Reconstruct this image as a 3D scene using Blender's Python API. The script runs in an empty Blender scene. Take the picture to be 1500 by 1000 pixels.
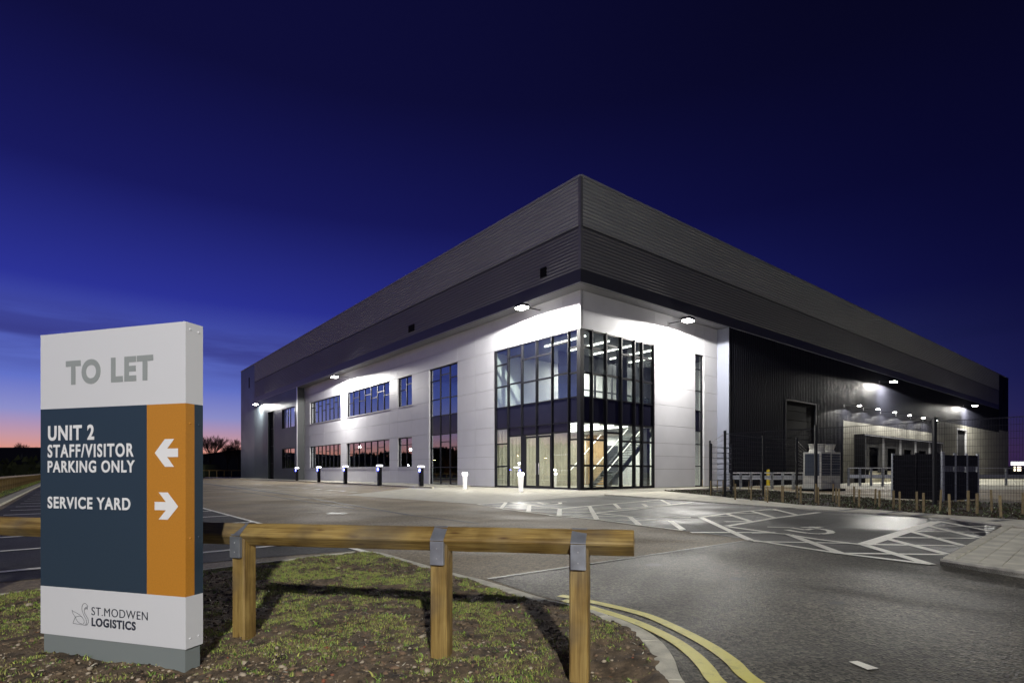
import bpy, math, random
import numpy as np
from mathutils import Vector, Matrix, noise
random.seed(7); rng = np.random.default_rng(7)
S = bpy.context.scene; COL = S.collection
# ------------------------------------------------------------------ camera
cd = bpy.data.cameras.new('camera'); cam = bpy.data.objects.new('camera', cd); COL.objects.link(cam)
S.camera = cam; cam.location = (0, 0, 1.05); cam.rotation_euler = (math.radians(90), 0, 0)
cd.sensor_width = 36; cd.lens = 36 * 813 / 1500; cd.shift_y = 191 / 1500
cd.clip_start = .05; cd.clip_end = 4000
S.render.resolution_x = 1024; S.render.resolution_y = 682
# ------------------------------------------------------------------ dusk sky
W = bpy.data.worlds.new('World'); S.world = W; W.use_nodes = True
nt = W.node_tree; N = nt.nodes; Lk = nt.links; N.clear()
def s2l(c): return tuple(((v / 255 + .055) / 1.055) ** 2.4 if v > 10 else v / 255 / 12.92 for v in c) + (1,)
def ramp(tree, fac, stops, raw=False):
    r = tree.nodes.new('ShaderNodeValToRGB'); e = r.color_ramp.elements
    while len(e) < len(stops): e.new(.5)
    for k, (p, c) in enumerate(stops):
        e[k].position = p; e[k].color = (c if raw else s2l(c))
    tree.links.new(fac, r.inputs[0]); return r.outputs[0]
def mth(tree, op, a, b=None, c=None, clamp=False):
    m = tree.nodes.new('ShaderNodeMath'); m.operation = op; m.use_clamp = clamp
    for i, v in enumerate((a, b, c)):
        if v is None: continue
        if isinstance(v, (int, float)): m.inputs[i].default_value = v
        else: tree.links.new(v, m.inputs[i])
    return m.outputs[0]
def mixc(tree, f, a, b, mode='MIX'):
    m = tree.nodes.new('ShaderNodeMix'); m.data_type = 'RGBA'; m.blend_type = mode
    for s, v in ((m.inputs[0], f), (m.inputs[6], a), (m.inputs[7], b)):
        if isinstance(v, (int, float)): s.default_value = v
        elif isinstance(v, tuple): s.default_value = v if len(v) == 4 else v + (1,)
        else: tree.links.new(v, s)
    return m.outputs[2]
tc = N.new('ShaderNodeTexCoord'); sp = N.new('ShaderNodeSeparateXYZ'); Lk.new(tc.outputs['Generated'], sp.inputs[0])
x_, y_, z_ = sp.outputs
el = mth(nt, 'MAXIMUM', z_, 0.0)
A = ramp(nt, el, [(0, (196, 112, 98)), (.03, (222, 150, 132)), (.05, (198, 152, 164)), (.085, (142, 144, 202)), (.13, (98, 114, 200)),
                  (.26, (44, 51, 150)), (.40, (24, 26, 94)), (.55, (15, 15, 60)), (1, (8, 8, 34))])
B = ramp(nt, el, [(0, (30, 24, 70)), (.08, (22, 20, 72)), (.2, (12, 12, 54)), (.34, (8, 8, 43)), (.6, (6, 6, 27)), (1, (6, 6, 26))])
hl = mth(nt, 'SQRT', mth(nt, 'ADD', mth(nt, 'MULTIPLY', x_, x_), mth(nt, 'ADD', mth(nt, 'MULTIPLY', y_, y_), 1e-5)))
az = mth(nt, 'DIVIDE', mth(nt, 'ADD', mth(nt, 'MULTIPLY', x_, -.94), mth(nt, 'MULTIPLY', y_, .34)), hl)
mr = N.new('ShaderNodeMapRange'); mr.interpolation_type = 'SMOOTHSTEP'; Lk.new(az, mr.inputs[0])
mr.inputs[1].default_value = -.55; mr.inputs[2].default_value = .98
skyc = mixc(nt, mr.outputs[0], B, A)
# thin dusk clouds low on the sunset side
mp = N.new('ShaderNodeMapping'); Lk.new(tc.outputs['Generated'], mp.inputs[0]); mp.inputs[3].default_value = (1.6, 1.6, 13)
nz = N.new('ShaderNodeTexNoise'); Lk.new(mp.outputs[0], nz.inputs[0]); nz.inputs['Scale'].default_value = 2.2; nz.inputs['Detail'].default_value = 4
cl = ramp(nt, nz.outputs[0], [(.40, (0, 0, 0)), (.55, (255, 255, 255))])
band = ramp(nt, el, [(.0, (0, 0, 0)), (.13, (0, 0, 0)), (.19, (215, 215, 215)), (.24, (0, 0, 0))])
cf = mth(nt, 'MULTIPLY', mth(nt, 'MULTIPLY', cl, band), mr.outputs[0])
skyc = mixc(nt, cf, skyc, s2l((44, 40, 112)))
bg = N.new('ShaderNodeBackground'); Lk.new(skyc, bg.inputs[0]); bg.inputs[1].default_value = 1.0
ow = N.new('ShaderNodeOutputWorld'); Lk.new(bg.outputs[0], ow.inputs[0])
vs = S.view_settings; vs.view_transform = 'Standard'; vs.look = 'None'; vs.exposure = 0; vs.gamma = 1; vs.use_curve_mapping = False
S.cycles.use_denoising = True; S.cycles.sample_clamp_indirect = 4; S.cycles.max_bounces = 7
S.cycles.transparent_max_bounces = 24; S.cycles.caustics_reflective = False; S.cycles.caustics_refractive = False
S.cycles.blur_glossy = .5
# ------------------------------------------------------------------ materials
MATS = {}
def mat(name, col=(.5, .5, .5), rough=.5, metal=0, spec=.5, noise_amt=0, nscale=5, bump=0, bscale=40, emit=None, estr=0, coord='Object', stretch=None):
    if name in MATS: return MATS[name]
    m = bpy.data.materials.new(name); m.use_nodes = True; t = m.node_tree; b = t.nodes['Principled BSDF']
    b.inputs['Base Color'].default_value = tuple(col) + (1,); b.inputs['Roughness'].default_value = rough
    b.inputs['Metallic'].default_value = metal; b.inputs['Specular IOR Level'].default_value = spec
    if emit: b.inputs['Emission Color'].default_value = tuple(emit) + (1,); b.inputs['Emission Strength'].default_value = estr
    if noise_amt or bump:
        c = t.nodes.new('ShaderNodeTexCoord'); o = c.outputs[coord]
        if stretch:
            mpn = t.nodes.new('ShaderNodeMapping'); mpn.inputs[3].default_value = stretch; t.links.new(o, mpn.inputs[0]); o = mpn.outputs[0]
        if noise_amt:
            n = t.nodes.new('ShaderNodeTexNoise'); n.inputs['Scale'].default_value = nscale; n.inputs['Detail'].default_value = 6
            t.links.new(o, n.inputs[0])
            lo = tuple(v * (1 - noise_amt) for v in col); hi = tuple(min(1, v * (1 + noise_amt)) for v in col)
            t.links.new(ramp(t, n.outputs[0], [(.3, lo + (1,)), (.7, hi + (1,))], True), b.inputs['Base Color'])
            t.links.new(mth(t, 'MULTIPLY_ADD', n.outputs[0], .25, rough - .125), b.inputs['Roughness'])
        if bump:
            n2 = t.nodes.new('ShaderNodeTexNoise'); n2.inputs['Scale'].default_value = bscale; n2.inputs['Detail'].default_value = 4
            t.links.new(o, n2.inputs[0]); bu = t.nodes.new('ShaderNodeBump'); bu.inputs['Strength'].default_value = bump
            bu.inputs['Distance'].default_value = .01; t.links.new(n2.outputs[0], bu.inputs['Height']); t.links.new(bu.outputs[0], b.inputs['Normal'])
    MATS[name] = m; return m
def asphalt(name, dark, light, chip=130, wet=.5, tint=(1, 1, 1), big=.35, rlo=.22, rhi=.62, bstr=.6):
    m = bpy.data.materials.new(name); m.use_nodes = True; t = m.node_tree; b = t.nodes['Principled BSDF']
    c = t.nodes.new('ShaderNodeTexCoord').outputs['Object']
    v = t.nodes.new('ShaderNodeTexVoronoi'); v.inputs['Scale'].default_value = chip; t.links.new(c, v.inputs['Vector'])
    sv = t.nodes.new('ShaderNodeSeparateColor'); t.links.new(v.outputs['Color'], sv.inputs[0])
    cc = ramp(t, sv.outputs[0], [(0, dark + (1,)), (.6, tuple((a + b_) / 2 for a, b_ in zip(dark, light)) + (1,)), (1, light + (1,))], True)
    n = t.nodes.new('ShaderNodeTexNoise'); n.inputs['Scale'].default_value = .55; n.inputs['Detail'].default_value = 7; n.inputs['Roughness'].default_value = .62; t.links.new(c, n.inputs[0])
    n3 = t.nodes.new('ShaderNodeTexNoise'); n3.inputs['Scale'].default_value = 14; n3.inputs['Detail'].default_value = 5; t.links.new(c, n3.inputs[0])
    f = ramp(t, n.outputs[0], [(.36, (1 - big,) * 3 + (1,)), (.64, (1 + big,) * 3 + (1,))], True)
    cc = mixc(t, 1.0, cc, f, 'MULTIPLY')
    f3 = ramp(t, n3.outputs[0], [(.3, (.75,) * 3 + (1,)), (.7, (1.2,) * 3 + (1,))], True)
    cc = mixc(t, 1.0, cc, f3, 'MULTIPLY')
    b.inputs['Specular IOR Level'].default_value = .28
    t.links.new(cc, b.inputs['Base Color'])
    n4 = t.nodes.new('ShaderNodeTexNoise'); n4.inputs['Scale'].default_value = .32; n4.inputs['Detail'].default_value = 6; n4.inputs['Distortion'].default_value = .6; t.links.new(c, n4.inputs[0])
    rr = t.nodes.new('ShaderNodeMapRange'); t.links.new(n4.outputs[0], rr.inputs[0]); rr.inputs[1].default_value = .42; rr.inputs[2].default_value = .6
    rr.inputs[3].default_value = rlo; rr.inputs[4].default_value = rhi; t.links.new(rr.outputs[0], b.inputs['Roughness'])
    bu = t.nodes.new('ShaderNodeBump'); bu.inputs['Strength'].default_value = bstr; bu.inputs['Distance'].default_value = .004
    t.links.new(mth(t, 'ADD', v.outputs['Distance'], mth(t, 'MULTIPLY', n3.outputs[0], .8)), bu.inputs['Height']); t.links.new(bu.outputs[0], b.inputs['Normal'])
    MATS[name] = m; return m
M_ROADOLD = asphalt('worn_brown_asphalt', (.13, .10, .062), (.30, .24, .15), 60, rlo=.62, rhi=.8, big=.22, bstr=.5)
M_ROAD = asphalt('dark_aggregate_asphalt', (.004, .0038, .0034), (.16, .145, .11), 62, rlo=.46, rhi=.72, big=.42, bstr=1.0)
M_BAY = asphalt('parking_bay_asphalt', (.016, .0155, .0155), (.075, .072, .068), 80, rlo=.38, rhi=.68, big=.35, bstr=.5)
M_LOT = asphalt('black_new_asphalt', (.016, .016, .017), (.06, .06, .062), 90, rlo=.65, rhi=.8, big=.2)
def paint(name, col, wear=.35):
    m = bpy.data.materials.new(name); m.use_nodes = True; t = m.node_tree; b = t.nodes['Principled BSDF']
    c = t.nodes.new('ShaderNodeTexCoord').outputs['Object']; n = t.nodes.new('ShaderNodeTexNoise'); n.inputs['Scale'].default_value = 9; n.inputs['Detail'].default_value = 8; n.inputs['Roughness'].default_value = .75
    t.links.new(c, n.inputs[0]); d = tuple(v * .55 for v in col)
    t.links.new(ramp(t, n.outputs[0], [(.32, (.1, .1, .1, 1)), (.42, d + (1,)), (.55, col + (1,))] if wear > .3 else [(.25, d + (1,)), (.5, col + (1,))], True), b.inputs['Base Color'])
    b.inputs['Roughness'].default_value = .5
    bu = t.nodes.new('ShaderNodeBump'); bu.inputs['Strength'].default_value = .5; bu.inputs['Distance'].default_value = .004
    n2 = t.nodes.new('ShaderNodeTexNoise'); n2.inputs['Scale'].default_value = 90; t.links.new(c, n2.inputs[0]); t.links.new(n2.outputs[0], bu.inputs['Height']); t.links.new(bu.outputs[0], b.inputs['Normal'])
    MATS[name] = m; return m
M_WHITE = paint('white_road_paint', (.8, .78, .68), .3); M_WORN = paint('worn_white_road_paint', (.4, .38, .32), .5); M_YEL = paint('yellow_road_paint', (.56, .50, .055), .3)
M_SLAB = mat('concrete_paving', (.56, .535, .44), .75, noise_amt=.25, nscale=3, bump=.4, bscale=60)
M_SLABP = mat('pale_block_paving', (.34, .325, .275), .7, noise_amt=.2, nscale=2.2, bump=.3, bscale=50)
M_KERB = mat('concrete_kerb', (.54, .515, .42), .8, noise_amt=.25, nscale=9, bump=.7, bscale=90)
M_PANEL = mat('white_composite_panel', (.56, .56, .60), .42, noise_amt=.04, nscale=.8)
M_GREYBAND = mat('mid_grey_profiled_steel', (.40, .41, .42), .5, metal=.1, noise_amt=.05, nscale=.3)
M_DARKBAND = mat('dark_grey_profiled_steel', (.17, .17, .185), .5, metal=.1, noise_amt=.05, nscale=.3)
M_FASC = mat('anthracite_flashing', (.05, .051, .062), .45, metal=.2)
M_CLAD = mat('anthracite_vertical_cladding', (.009, .0095, .015), .6, spec=.12, noise_amt=.08, nscale=.4)
M_CLADL = mat('slate_vertical_cladding', (.06, .075, .085), .36, metal=.3, noise_amt=.12, nscale=.5)
M_CLADS = mat('silver_vertical_cladding', (.17, .165, .14), .5, metal=.2, noise_amt=.15, nscale=.7)
M_FRAME = mat('black_window_frame', (.009, .009, .013), .5, spec=.2)
M_SPAN = mat('black_spandrel_panel', (.010, .010, .018), .18)
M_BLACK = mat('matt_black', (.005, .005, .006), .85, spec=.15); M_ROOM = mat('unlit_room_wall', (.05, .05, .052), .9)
M_IWHITE = mat('white_interior_wall', (.72, .73, .73), .7); M_CEIL = mat('ceiling_tile', (.6, .6, .6), .8)
M_GREYDARK = mat('dark_grey_interior', (.11, .115, .13), .6)
M_CREAM = mat('cream_slatted_wall', (.66, .62, .52), .6, noise_amt=.1, nscale=2, stretch=(8, 8, .3))
M_WOODW = mat('oak_wall_lining', (.42, .27, .12), .5, noise_amt=.25, nscale=3, stretch=(6, 6, .4))
M_STEEL = mat('painted_stair_steel', (.06, .075, .09), .45); M_TREAD = mat('stair_tread', (.22, .23, .23), .6)
M_GALV = mat('galvanised_steel', (.36, .38, .42), .42, metal=.7, noise_amt=.18, nscale=14)
M_ALU = mat('silver_trim', (.55, .55, .56), .35, metal=.6)
M_LAMP = mat('lamp_glass', (1, 1, 1), .4, emit=(1, .96, .88), estr=60)
M_LAMPS = mat('small_lamp_glass', (1, 1, 1), .4, emit=(1, .95, .88), estr=25)
M_STRIP = mat('lit_ceiling_strip', (1, 1, 1), .4, emit=(1, .97, .9), estr=6)
M_HRAIL = mat('lit_handrail', (1, 1, 1), .4, emit=(1, .93, .78), estr=2.2)
M_BLUE = mat('blue_light_ring', (.1, .1, 1), .4, emit=(.12, .14, 1), estr=14)
M_EVTOP = mat('charger_light_head', (1, 1, 1), .4, emit=(1, .97, 1), estr=7)
M_BOL = mat('frosted_bollard', (.8, .8, .8), .4, emit=(1, .97, .9), estr=1.0)
M_YBOL = mat('yellow_bollard_paint', (.6, .45, .02), .5)
M_ORANGEL = mat('sodium_lamp', (1, .5, .1), .4, emit=(1, .5, .15), estr=400)
M_SWHITE = mat('sign_white_vinyl', (.66, .665, .68), .42); M_SGREY = mat('sign_grey_lettering', (.30, .325, .315), .45)
M_SBLUE = mat('sign_petrol_blue', (.024, .044, .068), .5, noise_amt=.12, nscale=120); M_SORANGE = mat('sign_orange', (.50, .21, .022), .5, noise_amt=.07, nscale=120)
M_SBASE = mat('sign_grey_plinth', (.20, .225, .22), .55); M_LETW = mat('sign_white_lettering', (.8, .8, .8), .5); M_LETD = mat('sign_dark_lettering', (.028, .033, .05), .5)
M_SOIL = mat('stony_soil', (.115, .082, .05), .95, noise_amt=.75, nscale=11, bump=1.0, bscale=60)
M_GRASSG = mat('rough_ground', (.03, .035, .015), .95, noise_amt=.5, nscale=3)
M_BED = mat('bark_mulch', (.035, .026, .018), .95, noise_amt=.6, nscale=12, bump=1, bscale=60)
M_BARK = mat('tree_bark', (.035, .024, .02), .9); M_FARDARK = mat('unlit_far_cladding', (.02, .02, .022), .8)
M_LEAFD = mat('dark_evergreen_leaf', (.05, .06, .02), .8); M_LEAFO = mat('autumn_leaf', (.22, .12, .03), .8)
M_UNITW = mat('beige_unit_casing', (.62, .62, .56), .5, noise_amt=.1); M_UNITB = mat('blue_grey_coil', (.05, .065, .09), .5)
M_STAKE = mat('stake_timber', (.26, .20, .10), .8, noise_amt=.3, nscale=9)
M_CONC = mat('yard_concrete', (.40, .385, .30), .8, noise_amt=.2, nscale=.6, bump=.2)
M_FENCE = mat('black_powder_coat', (.015, .016, .018), .45, metal=.3)
M_RIM = mat('stone_pale', (.42, .35, .26), .85); M_STB = mat('stone_brown', (.2, .13, .08), .85); M_STR = mat('stone_red', (.26, .09, .05), .85)
M_CLOD = mat('soil_clod', (.12, .085, .052), .95)
M_CLOD2 = mat('dry_soil_clod', (.21, .155, .10), .95); M_CLOD3 = mat('damp_soil_clod', (.045, .032, .022), .9)
M_G1 = mat('grass_blade', (.27, .40, .065), .6); M_G2 = mat('yellowing_grass', (.46, .47, .12), .6); M_G3 = mat('weed_leaf', (.12, .21, .04), .5); M_G4 = mat('dead_grass', (.26, .2, .11), .8)
def glass(name, refl, tint, ior=1.5, add=0.0):
    m = bpy.data.materials.new(name); m.use_nodes = True; t = m.node_tree; t.nodes.clear()
    o = t.nodes.new('ShaderNodeOutputMaterial'); mx = t.nodes.new('ShaderNodeMixShader'); tr = t.nodes.new('ShaderNodeBsdfTransparent'); gl = t.nodes.new('ShaderNodeBsdfGlossy')
    lw = t.nodes.new('ShaderNodeLayerWeight'); lw.inputs[0].default_value = .5; frs = mth(t, 'MULTIPLY_ADD', mth(t, 'POWER', lw.outputs['Facing'], 5.0), .96, .04)
    tr.inputs[0].default_value = tint + (1,); gl.inputs[0].default_value = (.95, .97, 1, 1); gl.inputs['Roughness'].default_value = 0
    t.links.new(mth(t, 'ADD', mth(t, 'MULTIPLY', frs, refl), add, clamp=True), mx.inputs[0])
    t.links.new(tr.outputs[0], mx.inputs[1]); t.links.new(gl.outputs[0], mx.inputs[2]); t.links.new(mx.outputs[0], o.inputs[0]); MATS[name] = m; return m
M_GL = glass('coated_window_glass', 2.0, (.62, .68, .7), add=.18); M_GC = glass('clear_entrance_glass', 1.6, (.86, .9, .88), add=.09)
def wood():
    m = bpy.data.materials.new('treated_softwood'); m.use_nodes = True; t = m.node_tree; b = t.nodes['Principled BSDF']
    c = t.nodes.new('ShaderNodeTexCoord').outputs['Object']; mpn = t.nodes.new('ShaderNodeMapping'); mpn.inputs[3].default_value = (1.1, 17, 17); t.links.new(c, mpn.inputs[0])
    n = t.nodes.new('ShaderNodeTexNoise'); n.inputs['Scale'].default_value = 2.2; n.inputs['Detail'].default_value = 6; n.inputs['Distortion'].default_value = .8; t.links.new(mpn.outputs[0], n.inputs[0])
    n2 = t.nodes.new('ShaderNodeTexNoise'); n2.inputs['Scale'].default_value = 5; n2.inputs['Detail'].default_value = 3; t.links.new(c, n2.inputs[0])
    mp2 = t.nodes.new('ShaderNodeMapping'); mp2.inputs[3].default_value = (4, 16, 16); t.links.new(c, mp2.inputs[0])
    v = t.nodes.new('ShaderNodeTexVoronoi'); v.inputs['Scale'].default_value = 1; t.links.new(mp2.outputs[0], v.inputs['Vector'])
    cc = ramp(t, n.outputs[0], [(.28, (.14, .088, .026, 1)), (.45, (.25, .17, .05, 1)), (.62, (.36, .265, .09, 1))], True)
    cc = mixc(t, 1.0, cc, ramp(t, n2.outputs[0], [(.35, (.62, .55, .45, 1)), (.6, (1.05, 1, .95, 1))], True), 'MULTIPLY')
    cc = mixc(t, 1.0, cc, ramp(t, v.outputs['Distance'], [(.05, (.38, .24, .14, 1)), (.17, (1, 1, 1, 1))], True), 'MULTIPLY')
    mp3 = t.nodes.new('ShaderNodeMapping'); mp3.inputs[3].default_value = (3, 130, 130); t.links.new(c, mp3.inputs[0])
    n5 = t.nodes.new('ShaderNodeTexNoise'); n5.inputs['Scale'].default_value = 1.3; n5.inputs['Detail'].default_value = 4; t.links.new(mp3.outputs[0], n5.inputs[0])
    cc = mixc(t, 1.0, cc, ramp(t, n5.outputs[0], [(.34, (.75, .71, .66, 1)), (.5, (1, 1, 1, 1)), (.68, (1.12, 1.1, 1.06, 1))], True), 'MULTIPLY')
    n6 = t.nodes.new('ShaderNodeTexNoise'); n6.inputs['Scale'].default_value = 1.7; n6.inputs['Detail'].default_value = 5; t.links.new(c, n6.inputs[0])
    cc = mixc(t, mth(t, 'MULTIPLY', ramp(t, n6.outputs[0], [(.5, (0, 0, 0, 1)), (.7, (1, 1, 1, 1))], True), .55), cc, (.17, .155, .12))
    t.links.new(cc, b.inputs['Base Color']); b.inputs['Roughness'].default_value = .62
    bu = t.nodes.new('ShaderNodeBump'); bu.inputs['Strength'].default_value = .25; bu.inputs['Distance'].default_value = .01; t.links.new(n.outputs[0], bu.inputs['Height']); t.links.new(bu.outputs[0], b.inputs['Normal'])
    MATS['wood'] = m; return m
M_WOOD = wood()
# ------------------------------------------------------------------ mesh helpers
class MB:
    def __init__(s): s.v = []; s.f = []; s.m = []
    def poly(s, pts, mi=0):
        b = len(s.v); s.v += [tuple(p) for p in pts]; s.f.append(tuple(range(b, b + len(pts)))); s.m.append(mi); return s
    def box(s, x0, x1, y0, y1, z0, z1, mi=0):
        b = len(s.v); s.v += [(x, y, z) for z in (z0, z1) for x, y in ((x0, y0), (x1, y0), (x1, y1), (x0, y1))]
        for f in ((0, 3, 2, 1), (4, 5, 6, 7), (0, 1, 5, 4), (1, 2, 6, 5), (2, 3, 7, 6), (3, 0, 4, 7)): s.f.append(tuple(b + i for i in f)); s.m.append(mi)
        return s
    def prism(s, pts, z0, z1, mi=0):
        n = len(pts); b = len(s.v); s.v += [(p[0], p[1], z0) for p in pts] + [(p[0], p[1], z1) for p in pts]
        a = sum(pts[i][0] * pts[(i + 1) % n][1] - pts[(i + 1) % n][0] * pts[i][1] for i in range(n))
        o = list(range(n)) if a > 0 else list(range(n))[::-1]
        s.f.append(tuple(b + n + i for i in o)); s.m.append(mi); s.f.append(tuple(b + i for i in o[::-1])); s.m.append(mi)
        for k in range(n):
            i, j = o[k], o[(k + 1) % n]; s.f.append((b + i, b + j, b + n + j, b + n + i)); s.m.append(mi)
        return s
    def bar(s, p0, p1, w, h=None, up=(0, 0, 1), rot=0, mi=0):
        h = h or w; p0 = Vector(p0); p1 = Vector(p1); d = (p1 - p0).normalized(); u = Vector(up)
        if abs(d.dot(u)) > .99: u = Vector((1, 0, 0))
        sd = d.cross(u).normalized(); u = sd.cross(d); b = len(s.v)
        for p in (p0, p1):
            for a, c in ((-1, -1), (1, -1), (1, 1), (-1, 1)):
                a2 = (a * math.cos(rot) - c * math.sin(rot)) * w / 2; c2 = (a * math.sin(rot) + c * math.cos(rot)) * h / 2; s.v.append(tuple(p + sd * a2 + u * c2))
        for f in ((0, 1, 2, 3), (7, 6, 5, 4), (0, 4, 5, 1), (1, 5, 6, 2), (2, 6, 7, 3), (3, 7, 4, 0)): s.f.append(tuple(b + i for i in f)); s.m.append(mi)
        return s
    def cyl(s, p0, p1, r0, r1=None, n=12, mi=0, cap=True):
        r1 = r0 if r1 is None else r1; p0 = Vector(p0); p1 = Vector(p1); d = (p1 - p0).normalized(); u = Vector((0, 0, 1)) if abs(d.z) < .9 else Vector((1, 0, 0))
        a = d.cross(u).normalized(); c = d.cross(a); b = len(s.v)
        for p, r in ((p0, r0), (p1, r1)):
            for k in range(n): t = 2 * math.pi * k / n; s.v.append(tuple(p + a * math.cos(t) * r + c * math.sin(t) * r))
        for k in range(n): j = (k + 1) % n; s.f.append((b + k, b + n + k, b + n + j, b + j)); s.m.append(mi)
        if cap: s.f.append(tuple(b + k for k in range(n))); s.f.append(tuple(b + n + k for k in range(n))[::-1]); s.m += [mi, mi]
        return s
    def build(s, name, mats, parent=None, smooth=False, bevel=0):
        me = bpy.data.meshes.new(name); me.from_pydata(s.v, [], s.f); mats = mats if isinstance(mats, (list, tuple)) else [mats]
        for m in mats: me.materials.append(m)
        if len(mats) > 1: me.polygons.foreach_set('material_index', s.m)
        if smooth: me.polygons.foreach_set('use_smooth', [True] * len(s.f))
        o = bpy.data.objects.new(name, me); COL.objects.link(o)
        if parent: o.parent = parent
        if bevel: b = o.modifiers.new('bevel', 'BEVEL'); b.width = bevel; b.segments = 2; b.limit_method = 'ANGLE'
        return o
def box(name, m, parent, *a, **k): return MB().box(*a).build(name, m, parent, **k)
def tag(o, label=None, cat=None, group=None, kind=None):
    for k, v in (('label', label), ('category', cat), ('group', group), ('kind', kind)):
        if v: o[k] = v
    return o
def empty(name, loc=(0, 0, 0), rz=0, label=None, cat=None, group=None):
    o = bpy.data.objects.new(name, None); COL.objects.link(o); o.location = loc; o.rotation_euler = (0, 0, rz); return tag(o, label, cat, group)
def copy_tree(o, parent=None):
    c = o.copy(); COL.objects.link(c)
    if parent: c.parent = parent
    for ch in list(o.children): copy_tree(ch, c)
    return c
# ground survey: a bearing and a depression angle from the survey point give a spot on the ground
def G(x, y, z=0.0):
    Y = 813 * (1.05 - z) / (y - 691); return Vector(((x - 750) / 813 * Y, Y))
R = Vector((1015, 813)).normalized(); L = Vector((-R.y, R.x)); C0 = Vector((3.89, 31.6)); ANG = math.atan2(R.y, R.x)
def PQ(p, q): return C0 + R * p + L * q
def clip(poly, cv):   # clip polygon by convex polygon (ccw)
    out = list(poly); n = len(cv)
    for i in range(n):
        a, b = cv[i], cv[(i + 1) % n]; inp = out; out = []
        if not inp: break
        def side(p): return (b[0] - a[0]) * (p[1] - a[1]) - (b[1] - a[1]) * (p[0] - a[0])
        for k in range(len(inp)):
            p, q = inp[k], inp[(k + 1) % len(inp)]; sp_, sq = side(p), side(q)
            if sp_ >= 0: out.append(p)
            if (sp_ > 0) != (sq > 0) and sp_ != sq and (sp_ * sq) < 0:
                t = sp_ / (sp_ - sq); out.append((p[0] + (q[0] - p[0]) * t, p[1] + (q[1] - p[1]) * t))
    return out
def area(p): return sum(p[i][0] * p[(i + 1) % len(p)][1] - p[(i + 1) % len(p)][0] * p[i][1] for i in range(len(p))) / 2
def slabs(parent, name, poly, org, ax, su, sv, z0, z1, m, limit=400, gap=.008, brick=True):
    if area(poly) < 0: poly = poly[::-1]
    ax = Vector(ax).normalized(); ay = Vector((-ax.y, ax.x)); org = Vector(org)
    us = [(Vector(p) - org).dot(ax) for p in poly]; vs_ = [(Vector(p) - org).dot(ay) for p in poly]; n = 0; rest = MB()
    for j in range(math.floor(min(vs_) / sv), math.ceil(max(vs_) / sv)):
        off = su / 2 if (brick and j % 2) else 0
        for i in range(math.floor(min(us) / su) - 1, math.ceil(max(us) / su) + 1):
            q = [org + ax * (i * su + off + a) + ay * (j * sv + b) for a, b in ((gap, gap), (su - gap, gap), (su - gap, sv - gap), (gap, sv - gap))]
            c = clip([tuple(p) for p in q], [tuple(p) for p in poly])
            if len(c) < 3 or abs(area(c)) < .01: continue
            if n < limit: MB().prism(c, z0, z1 + random.uniform(-.002, .002)).build(name, m, parent); n += 1
            else: rest.prism(c, z0, z1)
    if rest.v: rest.build('far_' + name, m, parent)['kind'] = 'stuff'
    return n
def sheet(name, pts, z, m): return tag(MB().poly([(p[0], p[1], z) for p in pts]).build(name, m), kind='structure')
# ================================================================== SETTING
g = MB(); g.poly([(-1500, -400, -.06), (1500, -400, -.06), (1500, 1800, -.06), (-1500, 1800, -.06)]); tag(g.build('ground', M_GRASSG), kind='structure')
# worn car park surface (p,q frame of the warehouse)
sheet('car_park', [PQ(-25.3, -15.2), PQ(40, -60), PQ(60, -60), PQ(60, -5), PQ(-.9, -.9), PQ(-.9, 96), PQ(-25.3, 96)], 0, M_ROADOLD)
S1, S2 = G(714, 847.5), G(1100, 790.5)
near = [S1, S2, G(1365, 826), G(1376, 826), G(1500, 845), G(1500, 845) + Vector((.7, -3)), Vector((9, -14)), Vector((1.5, -14)), Vector((1.5, 1.2)), G(1000, 1000), G(998, 990), G(986, 960), G(964, 934), G(930, 914), G(864, 889), G(836, 884), G(790, 873)]
sheet('access_road', near, .004, M_ROAD)
sheet('accessible_parking_bays', [G(700, 738.5), G(885, 725), G(1170, 745), G(1375, 757), G(1466, 770), G(1376, 826), G(1365, 826), G(1100, 790.5)], .005, M_BAY)
lot = [G(527, 806), G(445, 785), G(380, 765), PQ(-19.7, 60), PQ(-24.4, 60), PQ(-24.2, -8), PQ(-24.2, -15.1), PQ(-21, -15.0)]
sheet('side_car_park', lot, .004, M_LOT)
sheet('service_yard', [PQ(16.5, -1.0), PQ(16.5, -10.5), PQ(26, -19), PQ(60, -22), PQ(170, -30), PQ(170, -1.0)], .006, M_CONC)
plz = [G(505, 725), G(700, 738.3), G(885, 724.8), G(972, 719.3), PQ(14.5, -.9), PQ(14.5, .0), PQ(-0, 0), PQ(0, 47), PQ(-1.6, 47), PQ(-3.6, 25), PQ(-4.8, 11), G(590, 716)]
sheet('entrance_plaza', plz, .006, M_SLABP)
pl = MB()
for k in range(1, 16):      # recessed joint lines of the plaza laid proud as thin dark strips
    a = PQ(-.6 * k + .1, 24 if k > 9 else 12); b_ = PQ(-.6 * k + .1, -1 - k * .42)
    qmax = 9 + k * .9
    a = PQ(-.6 * k, min(qmax, 25)); d = (b_ - a).normalized(); n_ = Vector((-d.y, d.x)) * .012
    pl.poly([(p.x, p.y, .0085) for p in (a - n_, b_ - n_, b_ + n_, a + n_)])
tag(pl.build('paving_joints', mat('paving_joint', (.12, .11, .09), .9)), kind='structure')
fp = empty('left_pavement'); fp['kind'] = 'structure'
MB().prism([PQ(-.9, 47.2), PQ(-.9, 96), PQ(-2.4, 96), PQ(-2.0, 46.9), PQ(-.0, 46.9), PQ(0, 47.2)], 0, .09).build('pavement_deck', M_SLABP, fp)
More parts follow.
